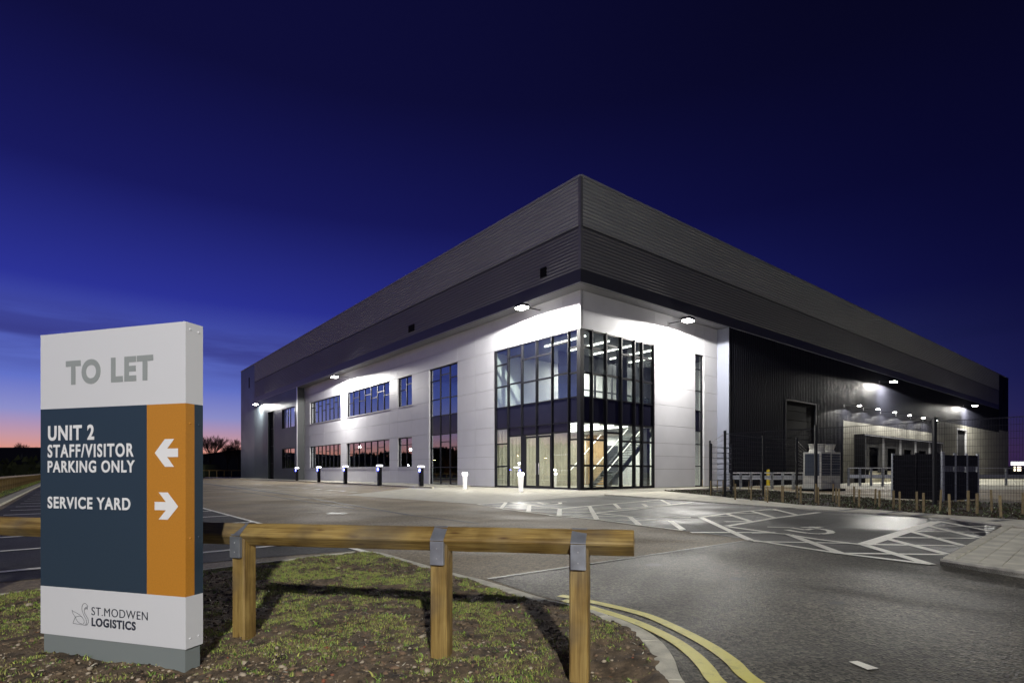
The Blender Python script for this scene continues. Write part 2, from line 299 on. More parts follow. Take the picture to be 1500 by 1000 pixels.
for k in range(46):
    t0 = 96 - k * 1.9
    def kp(q): return -2.45 - 2.1 * max(0, min(1, (70 - q) / 58)) if q < 70 else -2.45
    a, b_ = PQ(kp(t0), t0), PQ(kp(t0 - 1.88), t0 - 1.88)
    MB().bar((a.x, a.y, .045), (b_.x, b_.y, .045), .13, .11).build('kerb_stone', M_KERB, fp)
MB().prism([PQ(-2.1, 46.9), PQ(-4.45, 11), PQ(-3.2, 11), PQ(0, 11), PQ(0, 46.9)], .0, .088).build('pavement_strip', M_SLABP, fp)
# footpath along the planting bed
path = empty('footpath'); path['kind'] = 'structure'
pp = [G(885, 724.8), G(1170, 746), G(1375, 758.5), G(1440, 766), G(1500, 771), G(1600, 780), G(1600, 772.5), G(1500, 764), G(1170, 740.5), G(972, 719.8)]
MB().poly([(p.x, p.y, .02) for p in pp]).build('path_bed', mat('paving_joint', (.12, .11, .09), .9), path)
quad = [G(885, 724.8), G(1600, 779), G(1600, 772), G(972, 719.8)]
ax = (G(1500, 764) - G(1170, 740.5)).normalized()
slabs(path, 'paving_slab', [tuple(G(885, 724.8)), tuple(G(1170, 746)), tuple(G(1170, 740.5)), tuple(G(972, 719.8))], G(1170, 746), ax, .9, .6, .0, .04, M_SLAB, 150)
slabs(path, 'paving_slab', [tuple(G(1170, 746)), tuple(G(1375, 758.5)), tuple(G(1375, 755.2)), tuple(G(1170, 740.5))], G(1170, 746), ax, .9, .6, .0, .04, M_SLAB, 150)
slabs(path, 'paving_slab', [tuple(G(1375, 758.5)), tuple(G(1466, 770)), tuple(G(1600, 781)), tuple(G(1600, 772.5)), tuple(G(1500, 764)), tuple(G(1375, 755.2))], G(1170, 746), ax, .9, .6, .0, .04, M_SLAB, 150)
for x in (1245, 1305, 1352, 1465):
    a, b_ = G(x - 12, 0.0713 * (x - 12) + 658.8 + .6, .04), G(x + 12, .0713 * (x + 12) + 657.0 - 1.5, .04)
    d = (b_ - a).normalized(); n_ = Vector((-d.y, d.x)) * .1
    MB().poly([(p.x, p.y, .046) for p in (a - n_, b_ - n_, b_ + n_, a + n_)]).build('drain_strip', mat('dark_drain', (.09, .09, .095), .6), path)
# raised paving on the right with its kerb
rp = empty('raised_pavement'); rp['kind'] = 'structure'
zt = .075; c1 = G(1377, 818, zt); c2 = G(1467, 771, zt); c3 = G(1500, 836.5, zt); fd = (c3 - c1).normalized(); c4 = c1 + fd * 6; dg = (c2 - c1).normalized()
pol = [c1, c4, c4 + Vector((9, 4)), c2 + Vector((5, -4.5)), c2]
MB().prism([tuple(p) for p in pol], 0, .05).build('paving_bed', mat('paving_joint', (.12, .11, .09), .9), rp)
sn = abs(fd.x * dg.y - fd.y * dg.x); i0 = c1 + fd * (.124 / sn) + dg * (.134 / sn); c5 = c1 + fd * 1.9; e5 = c2 + Vector((2.2, -1.9))
slabs(rp, 'paving_slab', [tuple(p) for p in (i0, c5 + dg * (.134 / sn), e5, c2 + fd * (.124 / sn))], c1 + fd * .15, dg, .6, .2, .045, zt - .003, M_SLAB, 300, .004)
slabs(rp, 'paving_slab', [tuple(p) for p in (c5 + dg * (.134 / sn), c4 + dg * (.134 / sn), c4 + Vector((9, 4)), c2 + Vector((5, -4.4)), e5)], c1 + fd * .15, dg, .6, .2, .045, zt - .003, M_SLAB, 0, .004)
k0 = c1
for k in range(8):
    a = c1 + fd * (.92 * k) ; b_ = a + fd * .905; n_ = Vector((-fd.y, fd.x))
    n_ = n_ if n_.x > 0 else -n_
    MB().prism([tuple(p) for p in (a, b_, b_ + n_ * .13, a + n_ * .13)], 0, zt + .004).build('kerb_stone', M_KERB, rp, bevel=.008)
for k in range(6):
    a = c1 + dg * (.16 + .95 * k); b_ = a + dg * .935; n_ = Vector((dg.y, -dg.x))
    MB().prism([tuple(p) for p in (a, b_, b_ + n_ * .12, a + n_ * .12)], 0, zt + .004).build('kerb_stone', M_KERB, rp, bevel=.008)
# ------------------------------------------------------------------ painted markings
mk = empty('parking_markings'); mk['kind'] = 'structure'
def seg(x0, y0, x1, y1, w, m=M_WHITE, z=.0095, nm='painted_line', par=None):
    a, b_ = G(x0, y0, z), G(x1, y1, z); d = (b_ - a).normalized(); n_ = Vector((-d.y, d.x)) * w / 2
    seg.k = (seg.k + 1) % 9; zz = z + seg.k * .0006
    MB().poly([(p.x, p.y, zz) for p in (a - n_, b_ - n_, b_ + n_, a + n_)][::(1 if True else -1)]).build(nm, m, par or mk)
seg.k = 0
def S_(ox, oy, k, lst, w, m=M_WHITE):
    for a in lst: seg(ox + a[0] / k, oy + a[1] / k, ox + a[2] / k, oy + a[3] / k, w, m)
S_(700, 720, 5, [(0, 92, 160, 120), (160, 120, 600, 178), (600, 178, 880, 203), (880, 203, 1190, 245), (1190, 245, 1500, 283)], .07)
S_(700, 720, 5, [(0, 92, 210, 76), (240, 76, 480, 110), (480, 110, 600, 123), (600, 123, 980, 88), (980, 88, 1340, 57)], .14)
S_(700, 720, 5, [(60, 97, 420, 101), (130, 112, 590, 124), (600, 126, 1240, 122), (330, 143, 860, 152), (860, 155, 1200, 122), (1200, 122, 1560, 80), (850, 155, 1110, 180), (520, 172, 1110, 181), (1110, 180, 1560, 186), (860, 203, 1400, 210)], .13)
S_(700, 720, 5, [(205, 78, 170, 120), (378, 98, 370, 145), (600, 122, 595, 172), (815, 103, 870, 200), (1000, 88, 1040, 125), (1210, 90, 1240, 108), (1340, 57, 1405, 90), (1110, 180, 1180, 240), (1410, 212, 1500, 275)], .12)
S_(900, 720, 5, [(0, 128, 400, 93), (400, 93, 575, 77), (240, 75, 500, 78), (205, 72, 330, 57), (640, 185, 900, 150), (900, 150, 1160, 125), (820, 250, 1180, 190), (1180, 190, 1500, 150), (810, 218, 1000, 215), (560, 297, 1180, 297), (830, 255, 1130, 295), (700, 180, 900, 178), (880, 158, 1060, 157), (1040, 190, 1180, 192), (1010, 138, 1200, 136)], .13)
S_(900, 720, 5, [(630, 185, 990, 350), (820, 160, 1000, 215), (1000, 140, 1180, 190), (1160, 125, 1335, 168)], .13)
S_(1100, 740, 5, [(-15, 250, 650, 350), (650, 350, 1325, 431), (300, 218, 500, 250), (500, 250, 820, 288), (120, 200, 285, 212), (20, 262, 720, 275), (660, 348, 1420, 358), (0, 200, 150, 199)], .11)
S_(1100, 740, 5, [(280, 212, 655, 348), (830, 288, 1310, 430), (990, 242, 1440, 357)], .13)
S_(1100, 740, 5, [(830, 286, 1360, 118)], .2)
S_(1200, 700, 5, [(870, 315, 1260, 388), (790, 348, 1165, 437), (655, 385, 1055, 492)], .12)
S_(1200, 700, 5, [(810, 347, 1310, 355), (700, 388, 1230, 395), (540, 433, 1140, 440), (390, 485, 1000, 495)], .1)
# wheelchair symbols
S_(1100, 740, 5, [(120, 157, 290, 162), (290, 162, 400, 180), (400, 180, 455, 170), (370, 163, 520, 159), (440, 154, 495, 166), (455, 170, 540, 172)], .11)
S_(1100, 740, 5, [(260, 177, 330, 190), (330, 190, 420, 203), (420, 203, 510, 208), (510, 208, 575, 204), (575, 204, 590, 195), (590, 195, 570, 183), (570, 183, 520, 174)], .12)
S_(700, 720, 5, [(390, 76, 440, 79), (440, 79, 490, 90), (490, 90, 560, 92), (560, 92, 605, 87), (605, 87, 600, 78), (540, 74, 650, 72), (430, 76, 520, 84)], .13)
seg(714, 847.5, 1100, 790.5, .035, M_WORN)
# left bays
bl = empty('side_car_park_markings'); bl['kind'] = 'structure'
def segw(a, b_, w, m, par, z=.009):
    d = (b_ - a).normalized(); n_ = Vector((-d.y, d.x)) * w / 2; MB().poly([(p.x, p.y, z) for p in (a - n_, b_ - n_, b_ + n_, a + n_)]).build('painted_line', m, par)
segw(G(545, 811), PQ(-19.7, 60), .09, M_WHITE, bl)
for k in range(24):
    q = -14.45 + 2.08 * k
    segw(PQ(-24.0, q), PQ(-19.75, q + .55), .13, M_WHITE, bl, .0096)
for o in (-.09, 0, .09): segw(PQ(-22.9 + o, -14.9), PQ(-22.9 + o, 12), .018, M_WORN, bl, .0102)
for x0, y0, x1, y1 in ((296, 707, 426, 720), (426, 720, 470, 719.5)): seg(x0, y0, x1, y1, .12, M_WORN, par=bl)
for k in range(9): seg(372 + k * 17.5, 709.2 + k * 1.35, 384 + k * 17.5, 709.8 + k * 1.35, .35, M_WORN, par=bl)
def rough_patch(cx, cy, sx, sy, m, par, nm, z):
    pts = []
    for k in range(26):
        a = 2 * math.pi * k / 26; r = 1 + .5 * noise.noise((math.cos(a) * 2, math.sin(a) * 2, cx)); pts.append(G(cx + math.cos(a) * sx * r, cy + math.sin(a) * sy * r))
    MB().poly([(p.x, p.y, z) for p in pts]).build(nm, m, par)
rough_patch(493, 752, 15, 1.4, M_WORN, bl, 'paint_spill', .0105)
M_SEAM = mat('bitumen_joint', (.03, .028, .025), .6)
for x0, y0, x1, y1, w_ in ((250, 701.5, 420, 723.5, .35), (420, 723.5, 600, 754, .16), (600, 754, 700, 766, .08), (330, 716, 520, 745, .12)): seg(x0, y0, x1, y1, w_, M_SEAM, .0035, 'road_joint', bl)
M_TYRE = mat('tyre_polished_asphalt', (.014, .0135, .013), .42, noise_amt=.5, nscale=6)
for x0, y0, x1, y1, w_ in ((980, 868, 1180, 828, .05), (1120, 905, 1330, 862, .06), (905, 840, 1010, 815, .04)): rough_patch((x0 + x1) / 2, (y0 + y1) / 2, 9 + w_ * 60, 2.2, M_TYRE, bl, 'oil_stain', .0062)
# double yellow lines
yl = empty('double_yellow_lines'); yl['kind'] = 'structure'
def strip(name, pts, w, m, z, par):
    P = [Vector(p) for p in pts]; sm = []
    for i in range(len(P) - 1):
        p0 = P[max(i - 1, 0)]; p1 = P[i]; p2 = P[i + 1]; p3 = P[min(i + 2, len(P) - 1)]
        for k in range(6):
            t = k / 6; sm.append(.5 * ((2 * p1) + (p2 - p0) * t + (2 * p0 - 5 * p1 + 4 * p2 - p3) * t * t + (3 * p1 - p0 - 3 * p2 + p3) * t ** 3))
    sm.append(P[-1]); b_ = MB()
    for i in range(len(sm)):
        d = (sm[min(i + 1, len(sm) - 1)] - sm[max(i - 1, 0)]).normalized(); n_ = Vector((-d.y, d.x)) * w / 2
        b_.v += [(sm[i].x - n_.x, sm[i].y - n_.y, z), (sm[i].x + n_.x, sm[i].y + n_.y, z)]
        if i: j = 2 * i; b_.f.append((j - 2, j, j + 1, j - 1)); b_.m.append(0)
    o = b_.build(name, m, par); o.data.flip_normals() if o.data.polygons[0].normal.z < 0 else None; return sm
strip('painted_line', [G(820, 873), G(864, 881.5), G(940, 900), G(990, 921), G(1036, 945), G(1072, 970), G(1098, 995), Vector((1.27, 2.3)), Vector((1.27, 1.4))], .088, M_YEL, .0095, yl)
strip('painted_line', [G(826, 880), G(864, 890.5), G(925, 910), G(978, 934), G(1012, 957), G(1034, 979), G(1050, 1000), Vector((1.05, 2.3)), Vector((1.03, 1.4))], .088, M_YEL, .0101, yl)
wd = MB().poly([(p.x, p.y, .009) for p in (G(1243, 970.5), G(1256, 969.5), G(1287, 980.5), G(1271, 982.5))]); o = wd.build('painted_dash', M_WHITE, yl)
# ------------------------------------------------------------------ verge kerb (curved, stone by stone)
vk = empty('verge_kerb'); vk['kind'] = 'structure'
kpx = [(527, 808), (557, 808.5), (600, 820), (668, 839), (710, 849), (790, 873), (836, 884), (880, 896), (930, 914), (964, 934), (986, 960), (998, 990)]
kpts = [G(*p, .03) for p in kpx] + [Vector((.82, 2.35)), Vector((.80, 1.7)), Vector((.8, -3))]
def resample(pts, n=8):
    P = pts; sm = []
    for i in range(len(P) - 1):
        p0 = P[max(i - 1, 0)]; p1 = P[i]; p2 = P[i + 1]; p3 = P[min(i + 2, len(P) - 1)]
        for k in range(n):
            t = k / n; sm.append(.5 * ((2 * p1) + (p2 - p0) * t + (2 * p0 - 5 * p1 + 4 * p2 - p3) * t * t + (3 * p1 - p0 - 3 * p2 + p3) * t ** 3))
    sm.append(P[-1]); return sm
kc = resample(kpts); seglen = 0; cur = [kc[0]]; stones = []
for i in range(1, len(kc)):
    seglen += (kc[i] - kc[i - 1]).length; cur.append(kc[i])
    if seglen > (.62 if kc[i].y < 5 else .92): stones.append(cur); cur = [kc[i]]; seglen = 0
stones.append(cur)
for st in stones:
    if len(st) < 2: continue
    outer = []; inner = []
    for i, p in enumerate(st):
        d = (st[min(i + 1, len(st) - 1)] - st[max(i - 1, 0)]).normalized(); n_ = Vector((d.y, -d.x))
        e = d * (.005 if i == 0 else (-.005 if i == len(st) - 1 else 0)); outer.append(p + e); inner.append(p + e + n_ * .115)
    MB().prism([tuple(p) for p in outer + inner[::-1]], -.05, .03).build('kerb_stone', M_KERB, vk, bevel=.006)
ek = empty('edging_kerb'); ek['kind'] = 'structure'
a0, a1 = G(-500, 933, .015), G(520, 808, .015); n = 18
a0 = G(296, 834.5, .02) + (G(296, 834.5, .02) - a1).normalized() * 6
for k in range(n):
    a = a0.lerp(a1, k / n); b_ = a0.lerp(a1, (k + .985) / n); MB().bar((a.x, a.y, -.01), (b_.x, b_.y, -.01), .05, .07).build('edging_stone', M_KERB, ek)
# ------------------------------------------------------------------ verge: soil, stones, grass
vpoly = [tuple(a0), tuple(a1)] + [tuple(p + Vector((-.03, -.02))) for p in kc[6:]] + [(.75, -3), (-9, -3), (-9, 6)]
vp = np.array([(p[0], p[1]) for p in vpoly])
def inside(px, py):
    c = np.zeros(px.shape, bool); n = len(vp); j = n - 1
    for i in range(n):
        xi, yi = vp[i]; xj, yj = vp[j]
        c ^= ((yi > py) != (yj > py)) & (px < (xj - xi) * (py - yi) / (yj - yi + 1e-12) + xi); j = i
    return c
def dist_edge(px, py):
    d = np.full(px.shape, 9.0); 
    pts = [tuple(a0), tuple(a1)] + [tuple(p) for p in kc]
    for (x0, y0), (x1, y1) in zip(pts[:-1], pts[1:]):
        dx, dy = x1 - x0, y1 - y0; t = np.clip(((px - x0) * dx + (py - y0) * dy) / (dx * dx + dy * dy + 1e-9), 0, 1)
        d = np.minimum(d, np.hypot(px - x0 - t * dx, py - y0 - t * dy))
    return d
ST = .028; xs = np.arange(-8.6, 1.0, ST); ys = np.arange(1.9, 9.2, ST); nx, ny = len(xs), len(ys)
XX, YY = np.meshgrid(xs, ys); de = dist_edge(XX, YY)
HH = np.zeros_like(XX)
def fbm(x, y): return noise.noise((x * 1.3, y * 1.3, 0)) * .03 + noise.noise((x * 4, y * 4, 3)) * .02 + noise.noise((x * 13, y * 13, 5)) * .016 + noise.noise((x * 30, y * 30, 8)) * .009
for j in range(ny):
    for i in range(nx): HH[j, i] = fbm(XX[j, i], YY[j, i])
def rut(x, y):  # the soil has two shallow ruts
    return -.03 * np.exp(-((y - (4.75 - .18 * (x + 1.2))) / .10) ** 2) * ((x > -2.2) & (x < .5)) * (.6 + .4 * np.sin(x * 9)) 
edge = np.clip(de / .12, 0, 1); HH = (HH + rut(XX, YY) + .035) * edge + .0 * (1 - edge) + .0
HH -= .09 * np.clip((3.15 - YY) / .35, 0, 1) * np.clip((XX + .1) / .3, 0, 1) * np.clip((.74 - XX) / .2, 0, 1)
ins = inside(XX, YY)
vm = MB(); idx = {}
co = np.stack([XX, YY, HH], -1)
vm.v = [tuple(map(float, c)) for c in co.reshape(-1, 3)]
q = ins[:-1, :-1] & ins[1:, 1:] & ins[:-1, 1:] & ins[1:, :-1]
jj, ii = np.nonzero(q); b0 = jj * nx + ii
vm.f = [tuple(map(int, f)) for f in np.stack([b0, b0 + 1, b0 + nx + 1, b0 + nx], -1)]; vm.m = [0] * len(vm.f)
vg = tag(vm.build('verge_soil', M_SOIL, smooth=True), kind='structure')
MB().poly([(x, y, -.025) for x, y in vpoly]).build('soil_base', M_SOIL, vg)
def hat(x, y):
    i = np.clip(((x - xs[0]) / ST).astype(int), 0, nx - 1); j = np.clip(((y - ys[0]) / ST).astype(int), 0, ny - 1); return HH[j, i]
def scatter(n, x0, x1, y0, y1):
    x = rng.uniform(x0, x1, n); y = rng.uniform(y0, y1, n); k = inside(x, y) & (dist_edge(x, y) > .13); return x[k], y[k]
def fastmesh(name, V, F, mats, mi, parent=None, smooth=False):
    me = bpy.data.meshes.new(name); nv, nf, k = len(V), len(F), F.shape[1]
    me.vertices.add(nv); me.vertices.foreach_set('co', V.astype(np.float32).ravel()); me.loops.add(nf * k); me.loops.foreach_set('vertex_index', F.astype(np.int32).ravel())
    me.polygons.add(nf); me.polygons.foreach_set('loop_start', np.arange(0, nf * k, k, dtype=np.int32))
    for m in mats: me.materials.append(m)
    me.polygons.foreach_set('material_index', mi.astype(np.int32)); me.update(calc_edges=True); me.validate()
    o = bpy.data.objects.new(name, me); COL.objects.link(o)
    if parent: o.parent = parent
    return o
# icosahedron template
ph = (1 + 5 ** .5) / 2; ico = np.array([(-1, ph, 0), (1, ph, 0), (-1, -ph, 0), (1, -ph, 0), (0, -1, ph), (0, 1, ph), (0, -1, -ph), (0, 1, -ph), (ph, 0, -1), (ph, 0, 1), (-ph, 0, -1), (-ph, 0, 1)]) / 1.9
icf = np.array([(0, 11, 5), (0, 5, 1), (0, 1, 7), (0, 7, 10), (0, 10, 11), (1, 5, 9), (5, 11, 4), (11, 10, 2), (10, 7, 6), (7, 1, 8), (3, 9, 4), (3, 4, 2), (3, 2, 6), (3, 6, 8), (3, 8, 9), (4, 9, 5), (2, 4, 11), (6, 2, 10), (8, 6, 7), (9, 8, 1)])
def pebbles(name, x, y, z, size, mats, mi, label, cat):
    n = len(x); V = ico[None] * (1 + rng.uniform(-.28, .28, (n, 12, 1))); sc = size[:, None] * rng.uniform(.6, 1.25, (n, 3)) * np.array([1, 1, .6]); V = V * sc[:, None]
    a = rng.uniform(0, 6.28, n); c, s = np.cos(a)[:, None], np.sin(a)[:, None]; Vx = V[..., 0] * c - V[..., 1] * s; Vy = V[..., 0] * s + V[..., 1] * c
    V = np.stack([Vx + x[:, None], Vy + y[:, None], V[..., 2] + z[:, None]], -1).reshape(-1, 3); F = (icf[None] + (np.arange(n) * 12)[:, None, None]).reshape(-1, 3)
    return tag(fastmesh(name, V, F, mats, np.repeat(mi, 20)), label, cat, kind='stuff')
x, y = scatter(44000, -5.5, .95, 2.0, 8.5)
keep = rng.uniform(0, 1, len(x)) < np.clip(.85 - (y - 2.5) / 1.5, .07, .8); x, y = x[keep], y[keep]
sz = .003 + .012 * rng.uniform(0, 1, len(x)) ** 3.2 + (rng.uniform(0, 1, len(x)) < .02) * rng.uniform(.008, .02, len(x))
pebbles('pebbles', x, y, hat(x, y) + sz * .15, sz, [M_RIM, M_STB, M_STR], rng.choice(3, len(x), p=[.46, .50, .04]), 'pale and brown pebbles scattered over the bare soil by the sign', 'pebbles')
x, y = scatter(60000, -5.5, .95, 2.0, 8.5); sz = .003 + .015 * rng.uniform(0, 1, len(x)) ** 4
pebbles('soil_clods', x, y, hat(x, y) + sz * .05, sz, [M_CLOD, M_CLOD2, M_CLOD3], rng.choice(3, len(x), p=[.45, .33, .22]), 'crumbled clods of dark soil on the grass verge', 'soil')
def blades(name, x, y, z, ln, wd_, mats, mi, lean, label, cat, parent=None):
    n = len(x); a = rng.uniform(0, 6.28, n); b_ = rng.uniform(0, 6.28, n); dx, dy = np.cos(a) * wd_ / 2, np.sin(a) * wd_ / 2; lx, ly = np.cos(b_) * ln * lean, np.sin(b_) * ln * lean; hz = ln * np.sqrt(np.clip(1 - lean ** 2, .05, 1))
    P = np.zeros((n, 5, 3)); base = np.stack([x, y, z], -1)
    P[:, 0] = base - np.stack([dx, dy, 0 * dx], -1); P[:, 1] = base + np.stack([dx, dy, 0 * dx], -1)
    mid = base + np.stack([lx * .4, ly * .4, hz * .62], -1); P[:, 2] = mid + np.stack([dx, dy, 0 * dx], -1) * .85; P[:, 3] = mid - np.stack([dx, dy, 0 * dx], -1) * .85
    P[:, 4] = base + np.stack([lx, ly, hz], -1)
    k = (np.arange(n) * 5)[:, None]; F = np.concatenate([k + np.array([[0, 1, 2]]), k + np.array([[0, 2, 3]]), k + np.array([[3, 2, 4]])], 1).reshape(-1, 3)
    return tag(fastmesh(name, P.reshape(-1, 3), F, mats, np.repeat(mi, 3), parent), label, cat, kind='stuff')
def dens(x, y, sc, off): return np.array([noise.noise((a * sc, b_ * sc, off)) + .5 * noise.noise((a * sc * 2.7, b_ * sc * 2.7, off + 4)) for a, b_ in zip(x, y)])
x, y = scatter(760000, -5.6, .95, 2.3, 8.6)
d = 1.4 * dens(x, y, 2.3, 1.0) + 1.0 * dens(x, y, 9.0, 7.0) + np.clip((y - 3.0) * .5, -.30, .16); k = rng.uniform(-.05, .55, len(x)) < d; x, y = x[k], y[k]
ln = rng.uniform(.007, .026, len(x)) * (1 + .3 * (y > 4)); blades('grass', x, y, hat(x, y) - .003, ln, rng.uniform(.0016, .0042, len(x)), [M_G1, M_G2, M_G3, M_G4], rng.choice(4, len(x), p=[.30, .30, .14, .26]), rng.uniform(.2, .95, len(x)), 'sparse short grass growing through the soil of the verge', 'grass')
x, y = scatter(1300, -5.4, .9, 2.5, 8.5); X = []; Y = []
for a, b_ in zip(x, y):
    n = random.randint(5, 12); r = random.uniform(.01, .05)
    for _ in range(n): X.append(a + random.gauss(0, r * .5)); Y.append(b_ + random.gauss(0, r * .5))
X = np.array(X); Y = np.array(Y); ok = inside(X, Y)
X, Y = X[ok], Y[ok]; blades('weeds', X, Y, hat(X, Y), rng.uniform(.008, .045, len(X)) * rng.uniform(.5, 1.1, len(X)), rng.uniform(.003, .011, len(X)), [M_G3, M_G1, M_G2], rng.choice(3, len(X), p=[.5, .35, .15]), rng.uniform(.5, .97, len(X)), 'low broad-leaved weeds dotted over the verge soil', 'weeds')
x, y = scatter(2600, -5.4, .9, 2.2, 8.5); blades('leaf_litter', x, y, hat(x, y) + .006, rng.uniform(.012, .035, len(x)), rng.uniform(.006, .016, len(x)), [mat('dry_leaf', (.33, .26, .15), .7), mat('pale_dead_leaf', (.45, .42, .33), .6), mat('russet_leaf', (.25, .11, .05), .7)], rng.choice(3, len(x), p=[.5, .3, .2]), rng.uniform(.93, .999, len(x)), 'dry dead leaves lying over the verge soil and grass', 'leaves')
# far left verge
lv = sheet('left_verge', [PQ(-24.9, -15), PQ(-24.9, 96), PQ(-33, 96), PQ(-33, -15)], .03, M_GRASSG)
x = rng.uniform(-28, -24.9, 30000); y = rng.uniform(-14, 60, 30000)
wx = C0.x + R.x * x + L.x * y; wy = C0.y + R.y * x + L.y * y
blades('verge_grass', wx, wy, np.full(len(wx), .03), rng.uniform(.03, .09, len(x)), rng.uniform(.01, .025, len(x)), [M_G1, M_G2, M_G3], rng.choice(3, len(x), p=[.4, .4, .2]), rng.uniform(.2, .8, len(x)), 'rough grass under the long timber fence at the far left', 'grass')
lk = empty('left_kerb'); lk['kind'] = 'structure'
for k in range(60):
    q0 = -15 + k * 1.85; a, b_ = PQ(-24.55, q0), PQ(-24.55, q0 + 1.83); MB().bar((a.x, a.y, .03), (b_.x, b_.y, .03), .3, .09).build('kerb_stone', M_KERB, lk)
# ================================================================== WAREHOUSE (local frame: x along right side, y along left side)
wh = empty('warehouse', (C0.x, C0.y, 0), ANG, 'large grey distribution warehouse with a white two-storey office corner and glazed entrance', 'warehouse')
D = .9; EL, ER, ZT, ZB, ZF, ZS = 76.1 - D + .0, 105.5 - D, 17.3, 14.5, 12.16, 11.4
QE, PE = 75.17, 104.65; QP, PP = 47.2, 14.18
def fb(mb, sd, u0, u1, d0, d1, z0, z1, mi=0):
    return mb.box(d0, d1, u0, u1, z0, z1, mi) if sd == 'L' else mb.box(u0, u1, d0, d1, z0, z1, mi)
# core volume, roof and inner dark lining
m = MB(); m.box(-D + .1, PE, -D + .1, QE, ZT - .25, ZT - .1); m.build('roof_deck', M_FASC, wh)
m = MB(); m.box(14.3, PE - .1, -D + .35, -D + .4, 0, ZT - .3); m.box(-D + .35, -D + .4, 47.3, QE - .1, 0, ZT - .3); m.box(PE - .1, PE - .05, -D + .1, QE - .1, 0, ZT - .3); m.box(-D + .1, PE - .1, QE - .1, QE - .05, 0, ZT - .3)
m.box(-.55, -.5, -.5, 47.3, ZS + .15, ZT - .3); m.box(-.5, 14.3, -.55, -.5, ZS + .15, ZT - .3); m.build('wall_core', M_BLACK, wh)
# soffit over the office corner
m = MB(); m.prism([(-D + .02, -D + .02), (14.25, -D + .02), (14.25, .3), (.3, .3), (.3, QP + .1), (-D + .02, QP + .1)], ZS + .02, ZS + .1); m.build('soffit', mat('soffit_panel', (.2, .2, .22), .5), wh)
def hribs(name, sd, u0, u1, z0, z1, m_, pitch=.205, dep=.07):
    b_ = MB(); n = int(round((z1 - z0) / pitch)); p = (z1 - z0) / n; prof = []
    for k in range(n): z = z0 + k * p; prof += [(z, 0), (z + p * .22, 0), (z + p * .38, -dep), (z + p * .55, -dep), (z + p * .95, 0)]
    prof.append((z1, 0))
    for (za, da), (zb, db) in zip(prof[:-1], prof[1:]):
        pts = [(u0, da, za), (u1, da, za), (u1, db, zb), (u0, db, zb)]
        b_.poly([((-D + d_, u, z) if sd == 'L' else (u, -D + d_, z)) for u, d_, z in (pts if sd == 'R' else pts[::-1])])
    return b_.build(name, m_, wh)
def vribs(name, sd, u0, u1, z0, z1, m_, pitch=.3, dep=.035, off=0.0):
    b_ = MB(); n = max(1, int(round((u1 - u0) / pitch))); p = (u1 - u0) / n; prof = []
    for k in range(n): u = u0 + k * p; prof += [(u, 0), (u + p * .55, 0), (u + p * .65, -dep), (u + p * .9, -dep)]
    prof.append((u1, 0))
    for (ua, da), (ub, db) in zip(prof[:-1], prof[1:]):
        pts = [(ua, da, z0), (ub, db, z0), (ub, db, z1), (ua, da, z1)]
        b_.poly([((-D + off + d_, u, z) if sd == 'L' else (u, -D + off + d_, z)) for u, d_, z in (pts if sd == 'R' else pts[::-1])])
    return b_.build(name, m_, wh)
for sd, ue, uf in (('L', 66.8, QE), ('R', 97.5, PE)):
    hribs('grey_band_cladding', sd, -D + .12, ue, ZB, ZT - .12, M_GREYBAND); hribs('dark_band_cladding', sd, -D + .12, ue, ZF, ZB - .03, M_DARKBAND, .19, .035)
    fb(MB(), sd, -D + .0, ue, -D - .06, -D + .02, ZB - .035, ZB + .005).build('band_joint_trim', M_FASC, wh)
    fb(MB(), sd, -D + .02, uf, -D - .07, -D + .3, ZT - .12, ZT).build('parapet_coping', M_GREYBAND, wh)
    fb(MB(), sd, -D - .01, ue, -D - .02, -D + .06, ZS, ZF).build('plain_fascia', M_FASC, wh)
    fb(MB(), sd, -D - .04, ue, -D - .035, -D - .02, ZS, ZS + .05).build('drip_trim', M_GREYBAND, wh)
MB().box(-D - .06, -D + .12, -D - .06, -D + .12, ZF, ZT - .1).build('corner_flashing', M_DARKBAND, wh)
# outer walls
vribs('left_end_cladding', 'L', 66.8, QE, 0.0, ZT - .12, M_CLADL, .3, .012)
WL = [(48.0, 53.2, 1.5, 4.07), (48.0, 53.2, 6.67, 9.2)]; TD = (56.75, 59.65, 0, 9.4)
for u0, u1, zs in ((47.2, 48.0, [(0, ZS)]), (48.0, 53.2, [(0, 1.5), (4.07, 6.67), (9.2, ZS)]), (53.2, 56.75, [(0, ZS)]), (56.75, 59.65, [(9.4, ZS)]), (59.65, 66.8, [(0, ZS)])):
    for z0, z1 in zs: vribs('left_wall_cladding', 'L', u0, u1, z0, z1, M_CLADL, .3, .02)
vribs('right_end_cladding', 'R', 97.5, PE, 8.0, ZT - .12, M_CLAD, .3, .012)
for u0, u1, zs in ((14.18, 22.85, [(0, ZS)]), (22.85, 28.3, [(6.9, ZS)]), (28.3, 34.3, [(0, ZS)]), (34.3, 62.3, [(5.9, ZS)]), (62.3, 72.8, [(7.6, ZS)]), (72.8, 77.4, [(7.6, ZS)]), (77.4, 97.5, [(7.6, ZS)])):
    for z0, z1 in zs: vribs('right_wall_cladding', 'R', u0, u1, z0, z1, M_CLAD, .3, .035)
for u0, u1, z0, z1 in ((34.3, 62.3, 4.7, 5.9), (34.3, 36.9, 0, 4.7), (62.3, 72.8, 0, 7.6), (72.8, 77.4, 6.9, 7.6), (77.4, PE, 0, 7.6), (97.5, PE, 7.6, 8.0)): vribs('silver_wall_cladding', 'R', u0, u1, z0, z1, M_CLADS, .3, .03, off=.001)
fb(MB(), 'R', 34.2, 34.32, -D - .06, -D + .02, 0, 5.95).build('cladding_edge_trim', M_CLADS, wh)
